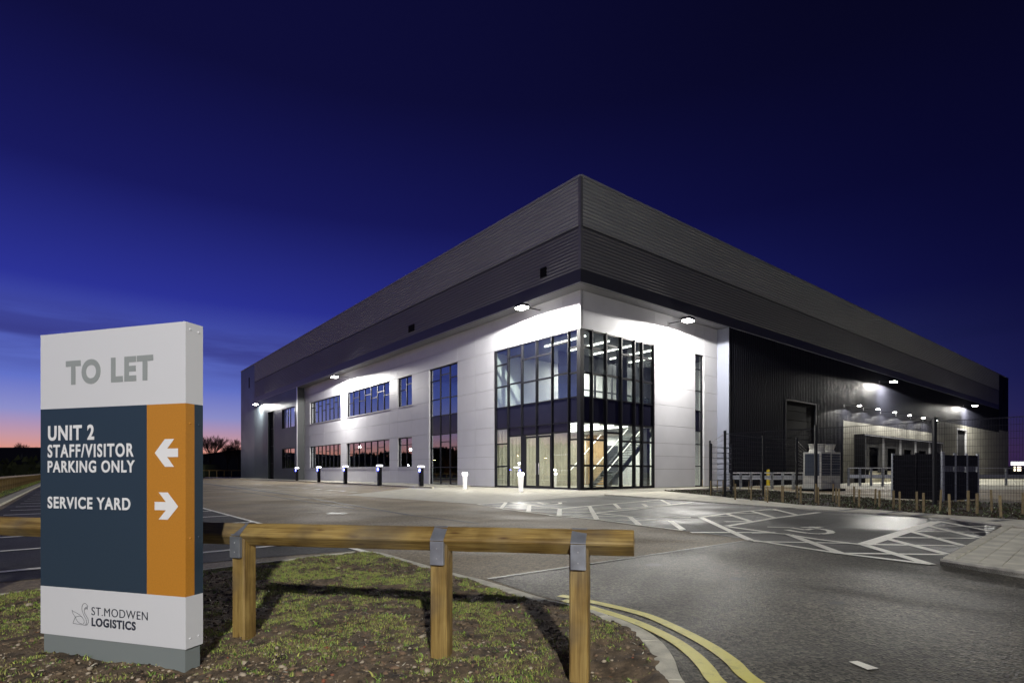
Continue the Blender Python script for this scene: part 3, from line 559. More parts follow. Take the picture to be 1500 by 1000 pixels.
# returns at both ends of the recess
MB().box(-D - .0, .22, QP, QP + .12, 0, ZS).build('left_return', mat('left_return_steel', (.09, .095, .1), .4, metal=.3), wh)
MB().box(-D - .045, -D + .03, QP - .28, QP + .04, 0, ZS).build('return_edge_trim', M_ALU, wh)
MB().box(PP, PP + .1, -D - .02, .22, 0, ZS).build('right_return', mat('lit_return_steel', (.30, .32, .40), .5, metal=.2), wh)  # lamplight on this return is put into its paler blue-grey colour
MB().box(PP + .02, PP + .16, -D - .06, -D + .01, 0, ZS).build('return_edge_trim', M_CLAD, wh)
MB().box(22.85, 28.3, -D + .12, -D + .2, 0, 6.9).build('level_access_door', M_BLACK, wh)
for k in range(9): MB().box(22.9, 28.25, -D + .085, -D + .12, .05 + k * .76, .05 + k * .76 + .72).build('door_section', M_BLACK, wh)
m = MB(); m.box(22.7, 22.85, -D - .05, -D + .1, 0, 7.0); m.box(28.3, 28.42, -D - .05, -D + .1, 0, 7.0); m.box(22.7, 28.42, -D - .05, -D + .1, 6.9, 7.02); m.build('door_surround', M_CLAD, wh)
# right far door
MB().box(72.8, 77.4, -D + .15, -D + .2, 0, 6.9).build('yard_door', M_BLACK, wh); m = MB(); m.box(72.65, 72.8, -D - .05, -D + .18, 0, 7); m.box(77.4, 77.5, -D - .05, -D + .18, 0, 7); m.box(72.5, 77.6, -D - .07, -D + .18, 6.9, 7.08); m.build('yard_door_surround', M_ALU, wh)
# left tall slot with louvred fire door
MB().box(-D + .3, -D + .34, 56.75, 59.65, 0, 9.4).build('tall_slot_glazing', M_BLACK, wh)
m = MB(); m.box(-D - .05, -D + .3, 56.65, 56.75, 0, 9.45); m.box(-D - .05, -D + .3, 59.65, 59.75, 0, 9.45); m.box(-D - .05, -D + .3, 56.65, 59.75, 9.4, 9.5)
m.build('slot_surround', M_CLADL, wh)
for z in (2.2, 4.6, 7.0): MB().box(-D + .26, -D + .3, 56.75, 59.65, z, z + .07).build('slot_transom', M_FRAME, wh)
for u, z0, z1, w in ((17.7, 12.45, 12.85, .9), (1.85, 12.5, 12.9, .5)): MB().box(-D - .08, -D - .0, u, u + w, z0, z1 + .15).build('overflow_outlet', M_BLACK, wh)
MB().box(-D - .03, -D, 69.7, 70.2, 14, 15.6).build('wall_slot', M_BLACK, wh); MB().box(97.9 + 3, 98.2 + 3, -D - .05, -D, 13, 15).build('wall_slot', M_BLACK, wh)
# ------------------------------------------------------------------ dock house
d0, d1 = -D - .95, -D - .02
dh = MB(); dh.box(36.9, 62.2, d0, d1, 4.5, 4.72).build('dock_canopy', M_BLACK, wh); MB().box(36.86, 62.25, d0 - .04, d0, 4.55, 4.66).build('canopy_trim', M_ALU, wh)
MB().box(36.9, 37.0, d0 + .01, d1, 0, 4.5).build('dock_side_wall', M_BLACK, wh); MB().box(62.1, 62.2, d0 + .01, d1, 0, 4.5).build('dock_side_wall', M_BLACK, wh)
edges = [37.0, 42.0, 47.0, 52.0, 57.1, 62.1]
for k in range(5):
    a, b_ = edges[k], edges[k + 1]
    sh = MB(); sh.box(a + .1, a + 1.2, d0 + .08, d0 + .2, 1.0, 4.5); sh.box(b_ - 1.2, b_ - .1, d0 + .08, d0 + .2, 1.0, 4.5); sh.box(a + 1.2, b_ - 1.2, d0 + .08, d0 + .2, 3.5, 4.5); s_ = sh.build('dock_shelter', mat('dock_rubber', (.035, .035, .038), .6), wh)
    MB().box(a + 1.3, b_ - 1.3, d1 - .1, d1, 1.2, 3.5).build('dock_door', mat('dock_door_black', (.02, .02, .018), .5), s_)
    for q_ in (a + .12, b_ - .2): MB().box(q_, q_ + .07, d0 + .02, d0 + .08, .9, 4.5).build('edge_strip', M_ALU, s_)
    for q_ in (a + .4, b_ - .65): MB().box(q_, q_ + .25, d0 - .1, d0 + .08, .7, 1.25).build('dock_buffer', M_BLACK, s_)
MB().box(37, 62.1, d0 + .2, d1, 0, 1.15).build('dock_plinth', M_KERB, wh)
# ------------------------------------------------------------------ office pod facades
def panel_facade(sd, cols, rows, opens):
    bk = MB()
    for u0, u1 in zip(cols[:-1], cols[1:]):
        for z0, z1 in zip(rows[:-1], rows[1:]):
            segs = [(z0, z1)]
            for a, b_, za, zb in opens:
                if a < u1 - .01 and b_ > u0 + .01:
                    ns = []
                    for s0, s1 in segs:
                        if zb <= s0 or za >= s1: ns.append((s0, s1)); continue
                        if za > s0 + .03: ns.append((s0, za))
                        if zb < s1 - .03: ns.append((zb, s1))
                    segs = ns
            for s0, s1 in segs:
                g_ = .008; fb(MB(), sd, u0 + g_, u1 - g_, 0, .12, s0 + g_, s1 - g_).build('white_panel', M_PANEL, wh); fb(bk, sd, u0, u1, .12, .2, s0, s1)
    bk.build('panel_backing', mat('panel_joint_seal', (.1, .1, .1), .8), wh)
rows = [.04, 1.24, 2.1, 2.95, 4.1, 5.45, 6.7, 7.95, 9.3, 10.35, ZS + .02]
opL = [(.0, 8.1, 0, 9.3), (12.76, 16.95, 0, 9.3), (19.8, 22.4, 6.75, 9.3), (19.8, 22.4, 1.5, 4.04), (24.0, 33.9, 6.75, 9.3), (24, 33.9, 1.53, 4.04), (35.5, 45.15, 6.78, 9.36), (35.5, 45.15, 1.53, 4.1)]
opR = [(0, 6.8, 0, 9.3), (11.4, 12.5, 0, 9.3)]
panel_facade('L', [.0, 1.45, 8.1, 10.4, 12.76, 16.95, 19.8, 22.4, 24.0, 28.95, 33.9, 35.5, 40.3, 45.15, QP - .02], rows, opL)
panel_facade('R', [.125, 6.8, 11.4, 12.5, PP], rows, opR)
MB().box(-.01, .12, -.01, .12, 9.3, ZS).build('corner_trim', M_PANEL, wh)
for sd, u1 in (('L', 8.1), ('R', 6.8)): fb(MB(), sd, .0, u1 + .1, -.012, -.002, 9.26, 9.32).build('drip_flashing', M_ALU, wh)
def window(name, sd, u0, u1, z0, z1, mull, bays, dd=.14, gl=None, fw=.07, spandrels=(), parent=None, base=0.0):
    """bays: per bay list of transom heights; spandrels: z ranges filled with opaque panels"""
    gl = gl or M_GL; us = [u0] + list(mull) + [u1]; fr = MB(); db = dd + base
    fb(fr, sd, u0, u1, db, db + .12, z0, z0 + fw); fb(fr, sd, u0, u1, db, db + .12, z1 - fw, z1)
    for k, u in enumerate(us):
        w = fw if k in (0, len(us) - 1) else fw * 1.1
        a = u if k == 0 else (u - w if k == len(us) - 1 else u - w / 2); fb(fr, sd, a, a + w, db - .004, db + .124, z0 + .002, z1 - .002)
    for k, (a, b_) in enumerate(zip(us[:-1], us[1:])):
        for z in bays[k]: fb(fr, sd, a, b_, db + .004, db + .116, z - fw * .45, z + fw * .45)
        for s0, s1 in spandrels: fb(fr, sd, a, b_, db + .002, db + .118, s0 - .03, s0 + .03); fb(fr, sd, a, b_, db + .003, db + .117, s1 - .03, s1 + .03)
    f = fr.build(name, M_FRAME, parent or wh)
    for k, (a, b_) in enumerate(zip(us[:-1], us[1:])):
        br = sorted([z0] + list(bays[k]) + [s for r_ in spandrels for s in r_] + [z1])
        for s0, s1 in zip(br[:-1], br[1:]):
            sp_ = any(abs(s0 - r_[0]) < .02 or (s0 > r_[0] and s1 <= r_[1] + .02) for r_ in spandrels)
            if s1 - s0 < .1: continue
            e = .045
            fb(MB(), sd, a + e, b_ - e, db + .05, db + (.06 if not sp_ else .1), s0 + .03, s1 - .03).build('spandrel_panel' if sp_ else 'pane', M_SPAN if sp_ else gl, f)
    return f
# small and wide windows
def even(a, b_, n): return [a + (b_ - a) * k / n for k in range(1, n)]
alt = lambda n, za, zb: [[za] if k % 2 else [zb] for k in range(n)]
window('window', 'L', 19.8, 22.4, 6.75, 9.3, [21.0], [[8.62], [8.2]]); window('window', 'L', 19.8, 22.4, 1.5, 4.04, [21.0], [[3.4], [3.4]])
window('window', 'L', 24.0, 33.9, 6.75, 9.3, even(24, 33.9, 7), alt(7, 8.6, 8.15)); window('window', 'L', 24, 33.9, 1.53, 4.04, even(24, 33.9, 7), alt(7, 3.35, 2.9))
window('window', 'L', 35.5, 45.15, 6.78, 9.36, even(35.5, 45.15, 8), alt(8, 8.7, 8.1)); window('window', 'L', 35.5, 45.15, 1.53, 4.1, even(35.5, 45.15, 8), alt(8, 3.4, 2.9))
window('tall_window', 'L', 12.76, 16.95, 0.04, 9.3, [14.05, 15.45], [[1.42, 2.97, 6.8, 8.3], [1.42, 3.4, 6.84, 8.66], [1.42, 2.97, 6.8, 8.3]], spandrels=[(4.0, 5.5)])
window('tall_window', 'R', 11.4, 12.5, 0.04, 9.3, [], [[1.46, 3.0, 6.77, 8.3]], spandrels=[(3.93, 5.38)], gl=M_GC, base=.01)
for z0, z1 in ((1.5, 4.07), (6.67, 9.2)): window('window', 'L', 48.0, 53.2, z0, z1, [50.2, 51.2, 52.2], [[], [(z0 + 1.6)], [(z0 + 1.9)], [z0 + 1.6]], base=-D)
sl = MB(); 
for a, b_, z in ((19.8, 22.4, 6.72), (24, 33.9, 6.72), (35.5, 45.15, 6.75), (19.8, 22.4, 1.47), (24, 33.9, 1.5), (35.5, 45.15, 1.5)): MB().box(-.06, .13, a - .05, b_ + .05, z - .03, z + .025).build('window_sill', M_PANEL, wh)
# corner curtain wall
cwL = window('curtain_wall', 'L', .2, 8.1, 0.04, 9.3, [.98, 2.4, 3.81, 5.25, 6.67], [[1.42, 2.93, 3.95, 6.77, 8.25], [3.4, 6.84, 8.66], [3.4, 6.77, 8.25], [3.4, 6.77, 8.25], [3.4, 6.84, 8.6], [1.42, 2.93, 3.95, 6.77, 8.25]], dd=.02, gl=M_GC, fw=.1, spandrels=[(3.95, 5.38)])
cwR = window('curtain_wall', 'R', .2, 6.8, 0.04, 9.3, [.97, 2.18, 3.55, 4.8, 5.55], [[1.42, 2.93, 3.95, 6.77, 8.25], [1.42, 2.93, 3.95, 6.77, 8.25], [1.42, 3.4, 3.95, 6.8, 8.6], [1.42, 2.93, 3.95, 6.77, 8.25], [1.42, 2.93, 3.95, 6.77, 8.25], [1.42, 2.93, 3.95, 6.77, 8.25]], dd=.02, gl=M_GC, fw=.13, spandrels=[(3.95, 5.38)])
for ch in list(cwL.children):      # the four entrance bays have black panels between 3.4 and 3.95 m
    vsx = [v.co for v in ch.data.vertices]
    if min(v.z for v in vsx) > 3.38 and max(v.z for v in vsx) < 3.96 and min(v.y for v in vsx) > .9 and max(v.y for v in vsx) < 6.7: ch.name = 'spandrel_panel'; ch.data.materials[0] = M_SPAN
MB().box(.0, .2, .0, .2, 0.02, 9.29).build('corner_mullion', M_FRAME, wh)
MB().box(.02, .2, .0, 6.8, 0, .05).build('threshold', M_ALU, wh)
# mullion fins on the right face
for u in (.97, 2.18, 3.55, 4.8, 5.55, 6.7): MB().box(u - .05, u + .05, -.06, .02, .05, 9.28).build('mullion_fin', M_FRAME, wh)
for u in (.98, 2.4, 3.81, 5.25, 6.67, 8.05): MB().box(-.03, .02, u - .035, u + .035, .05 if u not in (3.81,) else 3.4, 9.28).build('mullion_fin', M_FRAME, wh)
# entrance doors
for a, b_ in ((2.45, 3.63), (3.63, 4.85)):
    dr = MB(); dr.box(-.02, .03, a, a + .08, .05, 3.3); dr.box(-.02, .03, b_ - .08, b_, .05, 3.3); dr.box(-.02, .03, a + .08, b_ - .08, 3.18, 3.3); dr.box(-.02, .03, a + .08, b_ - .08, .05, .2)
    f = dr.build('entrance_door', M_FRAME, wh); hx = b_ - .14 if a < 3 else a + .14
    MB().box(-.09, -.06, hx - .015, hx + .015, .9, 1.6).build('handle', M_ALU, f)
MB().box(-.02, .06, 4.86, 5.24, .05, 3.4).build('door_side_panel', M_FRAME, wh)
mf = MB()
for z in (1.12, 2.05):
    for k in range(8): mf.box(.066, .068, 1.1 + k * .16, 1.15 + k * .16, z, z + .05)
mf.build('glass_manifestation_dots', M_IWHITE, wh)
# ------------------------------------------------------------------ lobby and upper floor inside
HI = MB(); HI.box(.3, 13.9, .3, 8.2, -.02, .03).build('lobby_floor', mat('pale_floor_tile', (.5, .48, .43), .25), wh)
MB().box(.3, 13.9, 8.2, 8.3, 0, 4.0).build('lobby_back_wall', M_CREAM, wh)
for k in range(34): MB().box(.4 + k * .31, .4 + k * .31 + .06, 8.14, 8.2, .05, 3.9).build('wall_slat', M_CREAM if k < 27 else M_WOODW, wh)
MB().box(9.2, 11.2, 8.05, 8.12, 0, 4.0).build('oak_lining', M_WOODW, wh)
MB().box(11.25, 13.9, 8.0, 8.1, 0, 4.0).build('white_inner_wall', M_IWHITE, wh)
MB().box(13.85, 13.95, .3, 8.2, 0, 9.2).build('lobby_end_wall', M_IWHITE, wh)
MB().box(.3, 6.5, .3, 8.2, 4.0, 5.3).build('upper_floor_slab', M_CEIL, wh); MB().box(6.5, 13.85, .3, 2.3, 4.0, 5.3).build('upper_floor_edge', M_CEIL, wh); MB().box(6.5, 13.85, 5.2, 8.2, 4.0, 5.3).build('upper_floor_back', M_CEIL, wh)
MB().box(10.6, 11.0, .35, .75, 0, 9.2).build('white_column', M_IWHITE, wh)
MB().box(7.6, 7.9, 1.2, 1.6, 0, 4.0).build('inner_column', M_GREYDARK, wh)
MB().box(9.4, 11.0, 6.6, 6.65, 0, 3.1).build('glazed_screen', M_GREYDARK, wh)
MB().box(.22, 13.9, .22, 8.25, 9.18, 9.3).build('upper_ceiling', M_GREYDARK, wh)
MB().box(.3, 13.85, 8.2, 8.3, 5.3, 9.2).build('upper_back_wall', M_IWHITE, wh)
# glazed partition on the upper floor
pt = MB(); 
for u in (5.0, 6.5, 7.4, 8.3, 9.5, 10.6): pt.box(u, u + .12, 4.9, 5.0, 5.3, 9.18)
pt.box(3, 13.8, 4.9, 5.0, 8.1, 9.18); pt.box(3, 13.8, 4.9, 5.0, 6.75, 6.85); pt.box(3, 5, 4.9, 5.0, 5.3, 8.1); pt.box(10.7, 13.8, 4.9, 5, 5.3, 8.1); pt.build('office_partition', M_GREYDARK, wh)
MB().box(6.6, 10.6, 2.5, 2.55, 5.3, 6.3).build('glass_balustrade', M_GC, wh)
MB().box(5.4, 6.4, 1.9, 2.0, 5.3, 9.18).build('upper_stub_wall', M_GREYDARK, wh)
# other rooms behind the coated windows
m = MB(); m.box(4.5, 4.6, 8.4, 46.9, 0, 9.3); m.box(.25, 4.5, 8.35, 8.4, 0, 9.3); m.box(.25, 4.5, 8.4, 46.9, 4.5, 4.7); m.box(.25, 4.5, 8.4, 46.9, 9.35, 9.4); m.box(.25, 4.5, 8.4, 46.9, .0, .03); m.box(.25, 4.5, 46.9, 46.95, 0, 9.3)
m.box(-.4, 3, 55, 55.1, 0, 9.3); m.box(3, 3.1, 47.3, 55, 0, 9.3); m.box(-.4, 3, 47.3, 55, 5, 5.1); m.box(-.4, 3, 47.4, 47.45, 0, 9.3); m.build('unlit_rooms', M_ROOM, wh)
# ceiling strips
for z, lst in ((3.93, [(1 + k * 1.35, .8, 1 + k * 1.35 + .09, 7.6) for k in range(4)]), (9.12, [(1.2 + k * 2.1, .8, 1.2 + k * 2.1 + .1, 4.4) for k in range(5)])):
    for a, b_, c_, d_ in lst: tag(MB().box(a, c_, b_, d_, z - .03, z + .05).build('ceiling_light', M_STRIP, wh), None)
for k in range(4): MB().box(5.6 + k * 1.5, 6.6 + k * 1.5, 6.2, 7.2, 9.1, 9.15).build('ceiling_light', M_STRIP, wh)
MB().box(11.6, 13.4, 5.6, 5.75, 3.9, 3.99).build('ceiling_light', M_STRIP, wh)
# staircase
stc = empty('staircase', (C0.x, C0.y, 0), ANG, 'open steel staircase with lit handrails rising inside the glazed lobby', 'staircase')
P0, P1, H = 5.7, 12.0, 5.3; n = 28
for q_ in (3.0, 4.4):
    s_ = MB(); sl_ = H / (P1 - P0); s_.poly([(P0 - .3, q_, -0.0), (P0 + .25, q_, -0.0), (P1, q_, H - .42), (P1, q_, H), (P0, q_, .25), (P0 - .3, q_, .25)][::-1]); s_.poly([(P0 - .3, q_ + .06, 0), (P0 + .25, q_ + .06, 0), (P1, q_ + .06, H - .42), (P1, q_ + .06, H), (P0, q_ + .06, .25), (P0 - .3, q_ + .06, .25)])
    for a, b_ in (((P0, .25), (P1, H)), ((P0 + .25, 0), (P1, H - .42))): s_.poly([(a[0], q_, a[1]), (b_[0], q_, b_[1]), (b_[0], q_ + .06, b_[1]), (a[0], q_ + .06, a[1])])
    s_.build('stringer', M_STEEL, stc); MB().bar((P0, q_ + .03, 1.15), (P1, q_ + .03, H + .95), .05).build('handrail', M_HRAIL, stc)
    MB().poly([(P0, q_ + .02, .3), (P1, q_ + .02, H + .05), (P1, q_ + .02, H + .92), (P0, q_ + .02, 1.1)]).build('glass_balustrade', M_GC, stc)
for k in range(n): x0 = P0 + (P1 - P0) * k / n; z0 = .19 * k + .17; MB().box(x0, x0 + .27, 3.06, 4.4, z0 - .055, z0).build('stair_tread', M_TREAD, stc)
# second lit wall rail
MB().bar((6.5, 7.6, 1.0), (11.3, 7.6, 5.0), .05).build('wall_handrail', M_HRAIL, stc)
def plight(name, loc, e, size, col=(1, .96, .88), parent=wh, sx=None):
    l = bpy.data.lights.new(name, 'AREA'); l.energy = e; l.color = col; l.shape = 'RECTANGLE'; l.size = size; l.size_y = sx or size
    o = bpy.data.objects.new(name, l); COL.objects.link(o); o.location = loc; o.parent = parent; return o
plight('lobby_light', (3.2, 4, 3.85), 300, 3); plight('lobby_light', (9.6, 3.9, 8.9), 150, 3); plight('lobby_light', (11.8, 6.5, 3.85), 200, 1.5); plight('office_light', (8, 6.6, 9.0), 520, 3, sx=2)
plight('lobby_light', (9.0, 6.8, 3.85), 160, 1.5); plight('office_light', (3.5, 3.0, 8.9), 20, 2)
# ================================================================== FLOODLIGHTS
def world(p, q, z): v = PQ(p, q); return Vector((v.x, v.y, z))
def flood(p, q, z, wall_d, sd, label, e, small=False, grp='floodlights along the warehouse walls', col=(1, .97, .9)):
    w = world(p, q, z); o = empty('dock_light' if small else 'floodlight', w, ANG if sd == 'R' else ANG - math.pi / 2, label, 'floodlight', grp)
    s = .17 if small else .36     # local: -y points away from the wall (R); for L mirrored below
    hd = MB(); hd.box(-s, s, -s * .75, s * .75, .03, .03 + s * .45); hd.build('lamp_housing', M_FRAME, o, bevel=.02)
    MB().box(-s * .9, s * .9, -s * .68, s * .68, -.05, .03).build('lens', M_LAMPS if small else M_LAMP, o)
    MB().bar((0, s * .6, .08), (0, wall_d, .12), .05).build('bracket_arm', M_FRAME, o); MB().box(-.1, .1, wall_d - .03, wall_d, -.02, .24).build('wall_plate', M_ALU, o)
    l = bpy.data.lights.new('flood_spot', 'SPOT'); l.energy = e; l.color = col; l.spot_size = math.radians(177 if not small else 160); l.spot_blend = .06; l.shadow_soft_size = .12 if not small else .06
    lo = bpy.data.objects.new('flood_spot', l); COL.objects.link(lo); lo.parent = o; lo.location = (0, -.05, -.08); lo.rotation_euler = (math.radians(0 if not small else 6), 0, 0)
    return o
OUT = 1.5
flood(-OUT, 3.4, 10.9, OUT, 'L', 'blazing floodlight above the left glazed side of the entrance corner', 9500)
flood(-OUT, 33.35, 10.75, OUT, 'L', 'floodlight above the long strip windows in the left facade', 8500)
flood(-1.7, 63.0, 10.75, .8, 'L', 'farthest left floodlight on the grey cladding near the end of the building', 5000)
flood(8.3, -OUT, 10.75, OUT, 'R', 'blazing floodlight on the right facade beside the narrow tall window', 6500)
flood(43.6, -2.2, 10.33, 1.3, 'R', 'floodlight on dark cladding above the row of small dock lights', 8000)
flood(75.85, -2.2, 10.27, 1.3, 'R', 'farthest right floodlight, above the black yard door', 9000)
names = ['first', 'second', 'third', 'fourth', 'fifth', 'sixth']
for k in range(6): flood(34.55 + 4.68 * k, -2.2, 7.2, 1.3, 'R', '%s small dock light from the left in the row above the loading docks' % names[k], 800, True, 'small lights above the loading docks')
# street lamps: one behind the camera that throws the shadows, others beyond the car park, one added to light the far fence
def street_lamp(x, y, h, rz, e, label, lampm, col=(1, .98, .94), arm=1.0):
    o = empty('street_lamp', (x, y, 0), rz, label, 'street lamp', 'street lamps around the site')
    MB().cyl((0, 0, 0), (0, 0, 1.2), .09, .08).cyl((0, 0, 1.2), (0, 0, h + .1), .06, .04).build('column', M_GALV, o)
    MB().bar((0, 0, h + .06), (0, arm, h + .1), .05).build('arm', M_GALV, o)
    MB().box(-.16, .16, arm - .1, arm + .5, h + .05, h + .16).build('lamp_head', M_FRAME, o, bevel=.02); MB().box(-.13, .13, arm - .06, arm + .46, h + .03, h + .05).build('lens', lampm, o)
    if e:
        l = bpy.data.lights.new('street_lamp_light', 'POINT'); l.energy = e; l.color = col; l.shadow_soft_size = .22
        lo = bpy.data.objects.new('street_lamp_light', l); COL.objects.link(lo); lo.parent = o; lo.location = (0, arm + .2, h)
    return o
street_lamp(2.7, -13.4, 7.4, 0, 17500, 'tall galvanised street lamp behind the viewpoint lighting the verge', M_LAMP)
w = world(-22.5, 86, 0); street_lamp(w.x, w.y, 6.2, 2, 2200, 'added white street lamp, unseen behind the site sign, lighting the far fence', M_LAMP)  # added lamp, unseen behind the sign, brightens the far timber fence and road
w = world(-40, 96.8, 0); street_lamp(w.x, w.y, 6.4, 2, 1500, 'white street lamp standing outside the far corner of the car park', M_LAMP)
AMB = ['nearest to the road', 'second from the road', 'third from the road', 'fourth from the road', 'fifth from the road', 'sixth from the road', 'seventh from the road', 'last but one', 'last of the row'][::-1]
for p, q_, h_ in ((-75, 246, 5.5), (-76, 240, 5.0), (-75, 214, 6), (-76, 196, 5.5), (-75, 150, 6), (-76, 144, 5.2), (-74, 110, 5), (-76, 98, 5.6), (-74, 84, 4.6)):
    w = world(p, q_, 0); street_lamp(w.x, w.y, h_, 1, 0, 'distant amber street lamp before the tree belt, %s' % AMB.pop(), M_ORANGEL)
# ================================================================== SIGN
A_ = Vector((-2.65, 3.12)); sy = math.atan2(-.2843, .9587)
sg = empty('wayfinding_sign', (A_.x, A_.y, 0), sy, 'tall white, blue and orange site sign reading TO LET and UNIT 2', 'sign')
w_, dp = 1.03, .108
MB().box(.015, w_ - .012, .008, dp - .008, -.12, .147).build('plinth', M_SBASE, sg)
MB().box(0, w_, 0, dp, .146, .413).build('lower_white_panel', M_SWHITE, sg)
MB().box(0, .774, 0, dp, .413, 1.401).build('blue_panel', M_SBLUE, sg)
MB().box(.774, w_, 0, dp * .5, .413, 1.401).build('orange_panel', M_SORANGE, sg); MB().box(.774, w_, dp * .5, dp, .413, 1.401).build('blue_rear_panel', M_SBLUE, sg)
MB().box(0, w_, 0, dp, 1.401, 1.817).build('upper_white_panel', M_SWHITE, sg)
for yv, zv, m_ in ((.028, 1.782, M_SWHITE), (.080, 1.778, M_SWHITE), (.028, 1.30, M_SORANGE), (.082, 1.295, M_SBLUE), (.028, .71, M_SORANGE), (.082, .71, M_SBLUE), (.028, .195, M_SWHITE), (.08, .195, M_SWHITE)):
    MB().cyl((w_ - .001, yv, zv), (w_ + .004, yv, zv), .007, .004, 10).build('rivet', m_, sg)
def text(s, u0, u1, z0, z1, m_, bold=.0, yv=-.0012, parent=sg, name='lettering', sc=1.08):
    cu = bpy.data.curves.new('t', 'FONT'); cu.body = s; cu.size = 1; cu.offset = bold; cu.extrude = .001; cu.resolution_u = 6; cu.space_character = sc
    o = bpy.data.objects.new('t', cu); COL.objects.link(o); dg_ = bpy.context.evaluated_depsgraph_get(); me = bpy.data.meshes.new_from_object(o.evaluated_get(dg_)); bpy.data.objects.remove(o)
    c = np.array([v.co[:] for v in me.vertices]); mn, mx = c.min(0), c.max(0)
    if s.strip('TUNILEYARDSVFHMWKP2.') != s: pass
    n_ = np.empty_like(c); n_[:, 0] = u0 + (c[:, 0] - mn[0]) / (mx[0] - mn[0]) * (u1 - u0); n_[:, 2] = z0 + (c[:, 1] - mn[1]) / (mx[1] - mn[1]) * (z1 - z0); n_[:, 1] = yv + (c[:, 2] / .001) * -.0006
    for v, p in zip(me.vertices, n_): v.co = p
    me.materials.clear(); me.materials.append(m_); me.name = name; o2 = bpy.data.objects.new(name, me); COL.objects.link(o2); o2.parent = parent; return o2
text('TO LET', .196, .818, 1.527, 1.662, M_SGREY, .046, sc=1.14)
text('UNIT 2', .060, .406, 1.224, 1.308, M_LETW, .034, sc=1.14)
text('STAFF/VISITOR', .057, .686, 1.130, 1.203, M_LETW, .027, sc=1.18)
text('PARKING ONLY', .057, .693, 1.047, 1.113, M_LETW, .028, sc=1.14)
text('SERVICE YARD', .057, .663, .848, .914, M_LETW, .028, sc=1.14)
text('ST.MODWEN', .387, .781, .276, .320, M_LETD, -.004)
text('LOGISTICS', .387, .699, .216, .263, M_LETD, .036, sc=1.12)
for pts in ([(0.829, 1.149), (0.896, 1.22), (0.958, 1.22), (0.912, 1.171), (0.983, 1.171), (0.983, 1.127), (0.912, 1.127), (0.957, 1.077), (0.897, 1.077)], [(0.984, 0.874), (0.916, 0.945), (0.855, 0.945), (0.903, 0.896), (0.828, 0.896), (0.828, 0.853), (0.903, 0.853), (0.855, 0.805), (0.916, 0.805)]):
    b_ = MB(); b_.poly([(u, -.0018, z) for u, z in pts]); b_.build('arrow', M_LETW, sg)
def spl(pts, n=5): return [p for p in resample([Vector(p) for p in pts], n)]
sw = MB()
for pts in ([(.242, .292), (.262, .284), (.285, .277), (.305, .268), (.322, .257)], [(.242, .292), (.250, .276), (.260, .264), (.268, .256)], [(.268, .256), (.258, .238), (.250, .221)], [(.250, .221), (.29, .219), (.337, .218), (.356, .223), (.364, .240), (.358, .258), (.345, .272), (.336, .287), (.335, .302), (.342, .312), (.350, .316), (.357, .304)],
            [(.345, .219), (.350, .235), (.345, .252), (.334, .268), (.322, .286), (.316, .305), (.319, .322), (.330, .334), (.345, .335), (.356, .326), (.357, .304)], [(.268, .256), (.290, .263), (.312, .262), (.328, .250), (.334, .234), (.326, .222)], [(.268, .256), (.280, .238), (.300, .226), (.322, .222)], [(.336, .31), (.343, .305), (.351, .312)]):
    P = spl([(a, b_) for a, b_ in pts])
    for a, b_ in zip(P[:-1], P[1:]):
        d = (b_ - a).normalized(); n_ = Vector((-d.y, d.x)) * .0011; sw.poly([(p.x, -.0018, p.y) for p in (a - n_, b_ - n_, b_ + n_, a + n_)])
sw.build('swan_emblem', M_LETD, sg)
# ================================================================== TIMBER KNEE RAIL in front
kr = empty('knee_rail_fence', (0, 0, 0), 0, 'low timber knee rail with galvanised straps crossing the foreground verge', 'fence')
Pm = [(-6.6, 4.72, .67), (-1.624, 3.395, .670), (.618, 2.81, .690)]
def oriented(name, m_, p0, p1, build, parent):      # local x along the member, so the grain follows it
    p0 = Vector(p0); p1 = Vector(p1); d = (p1 - p0); ln_ = d.length; d.normalize(); up = Vector((0, 0, 1)) if abs(d.z) < .9 else Vector((math.sin(.35), math.cos(.35), 0)); sd_ = up.cross(d).normalized(); up = d.cross(sd_)
    o = build(ln_).build(name, m_, parent); o.matrix_local = Matrix(((d.x, sd_.x, up.x, p0.x), (d.y, sd_.y, up.y, p0.y), (d.z, sd_.z, up.z, p0.z), (0, 0, 0, 1))); return o
def rail_mb(s):
    def f(ln_):
        b_ = MB(); n = max(2, int(ln_ / .07)); r = s / math.sqrt(2)
        prof = []
        for k in range(4):
            a = k * math.pi / 2; 
            for e in (-.13, .0, .13): prof.append((a + e, r * (.93 if e else .965)))
        for i in range(n + 1):
            x0 = ln_ * i / n
            for a, rr in prof:
                w = 1 + .018 * noise.noise((x0 * 3 + s, a, 1)); b_.v.append((x0, math.cos(a) * rr * w, math.sin(a) * rr * w))
        m_ = len(prof)
        for i in range(n):
            for k in range(m_): j = (k + 1) % m_; b_.f.append((i * m_ + k, i * m_ + j, (i + 1) * m_ + j, (i + 1) * m_ + k)); b_.m.append(0)
        b_.f.append(tuple(range(m_))[::-1]); b_.f.append(tuple(n * m_ + k for k in range(m_))); b_.m += [0, 0]; return b_
    return f
SR = .098
oriented('rail', M_WOOD, Pm[0], Pm[1], rail_mb(SR), kr); oriented('rail', M_WOOD, Vector(Pm[1]) + Vector((-.03, .008, 0)), Pm[2], rail_mb(SR), kr)
ang2 = math.atan2(Pm[2][1] - Pm[1][1], Pm[2][0] - Pm[1][0]); ang1 = math.atan2(Pm[1][1] - Pm[0][1], Pm[1][0] - Pm[0][0])
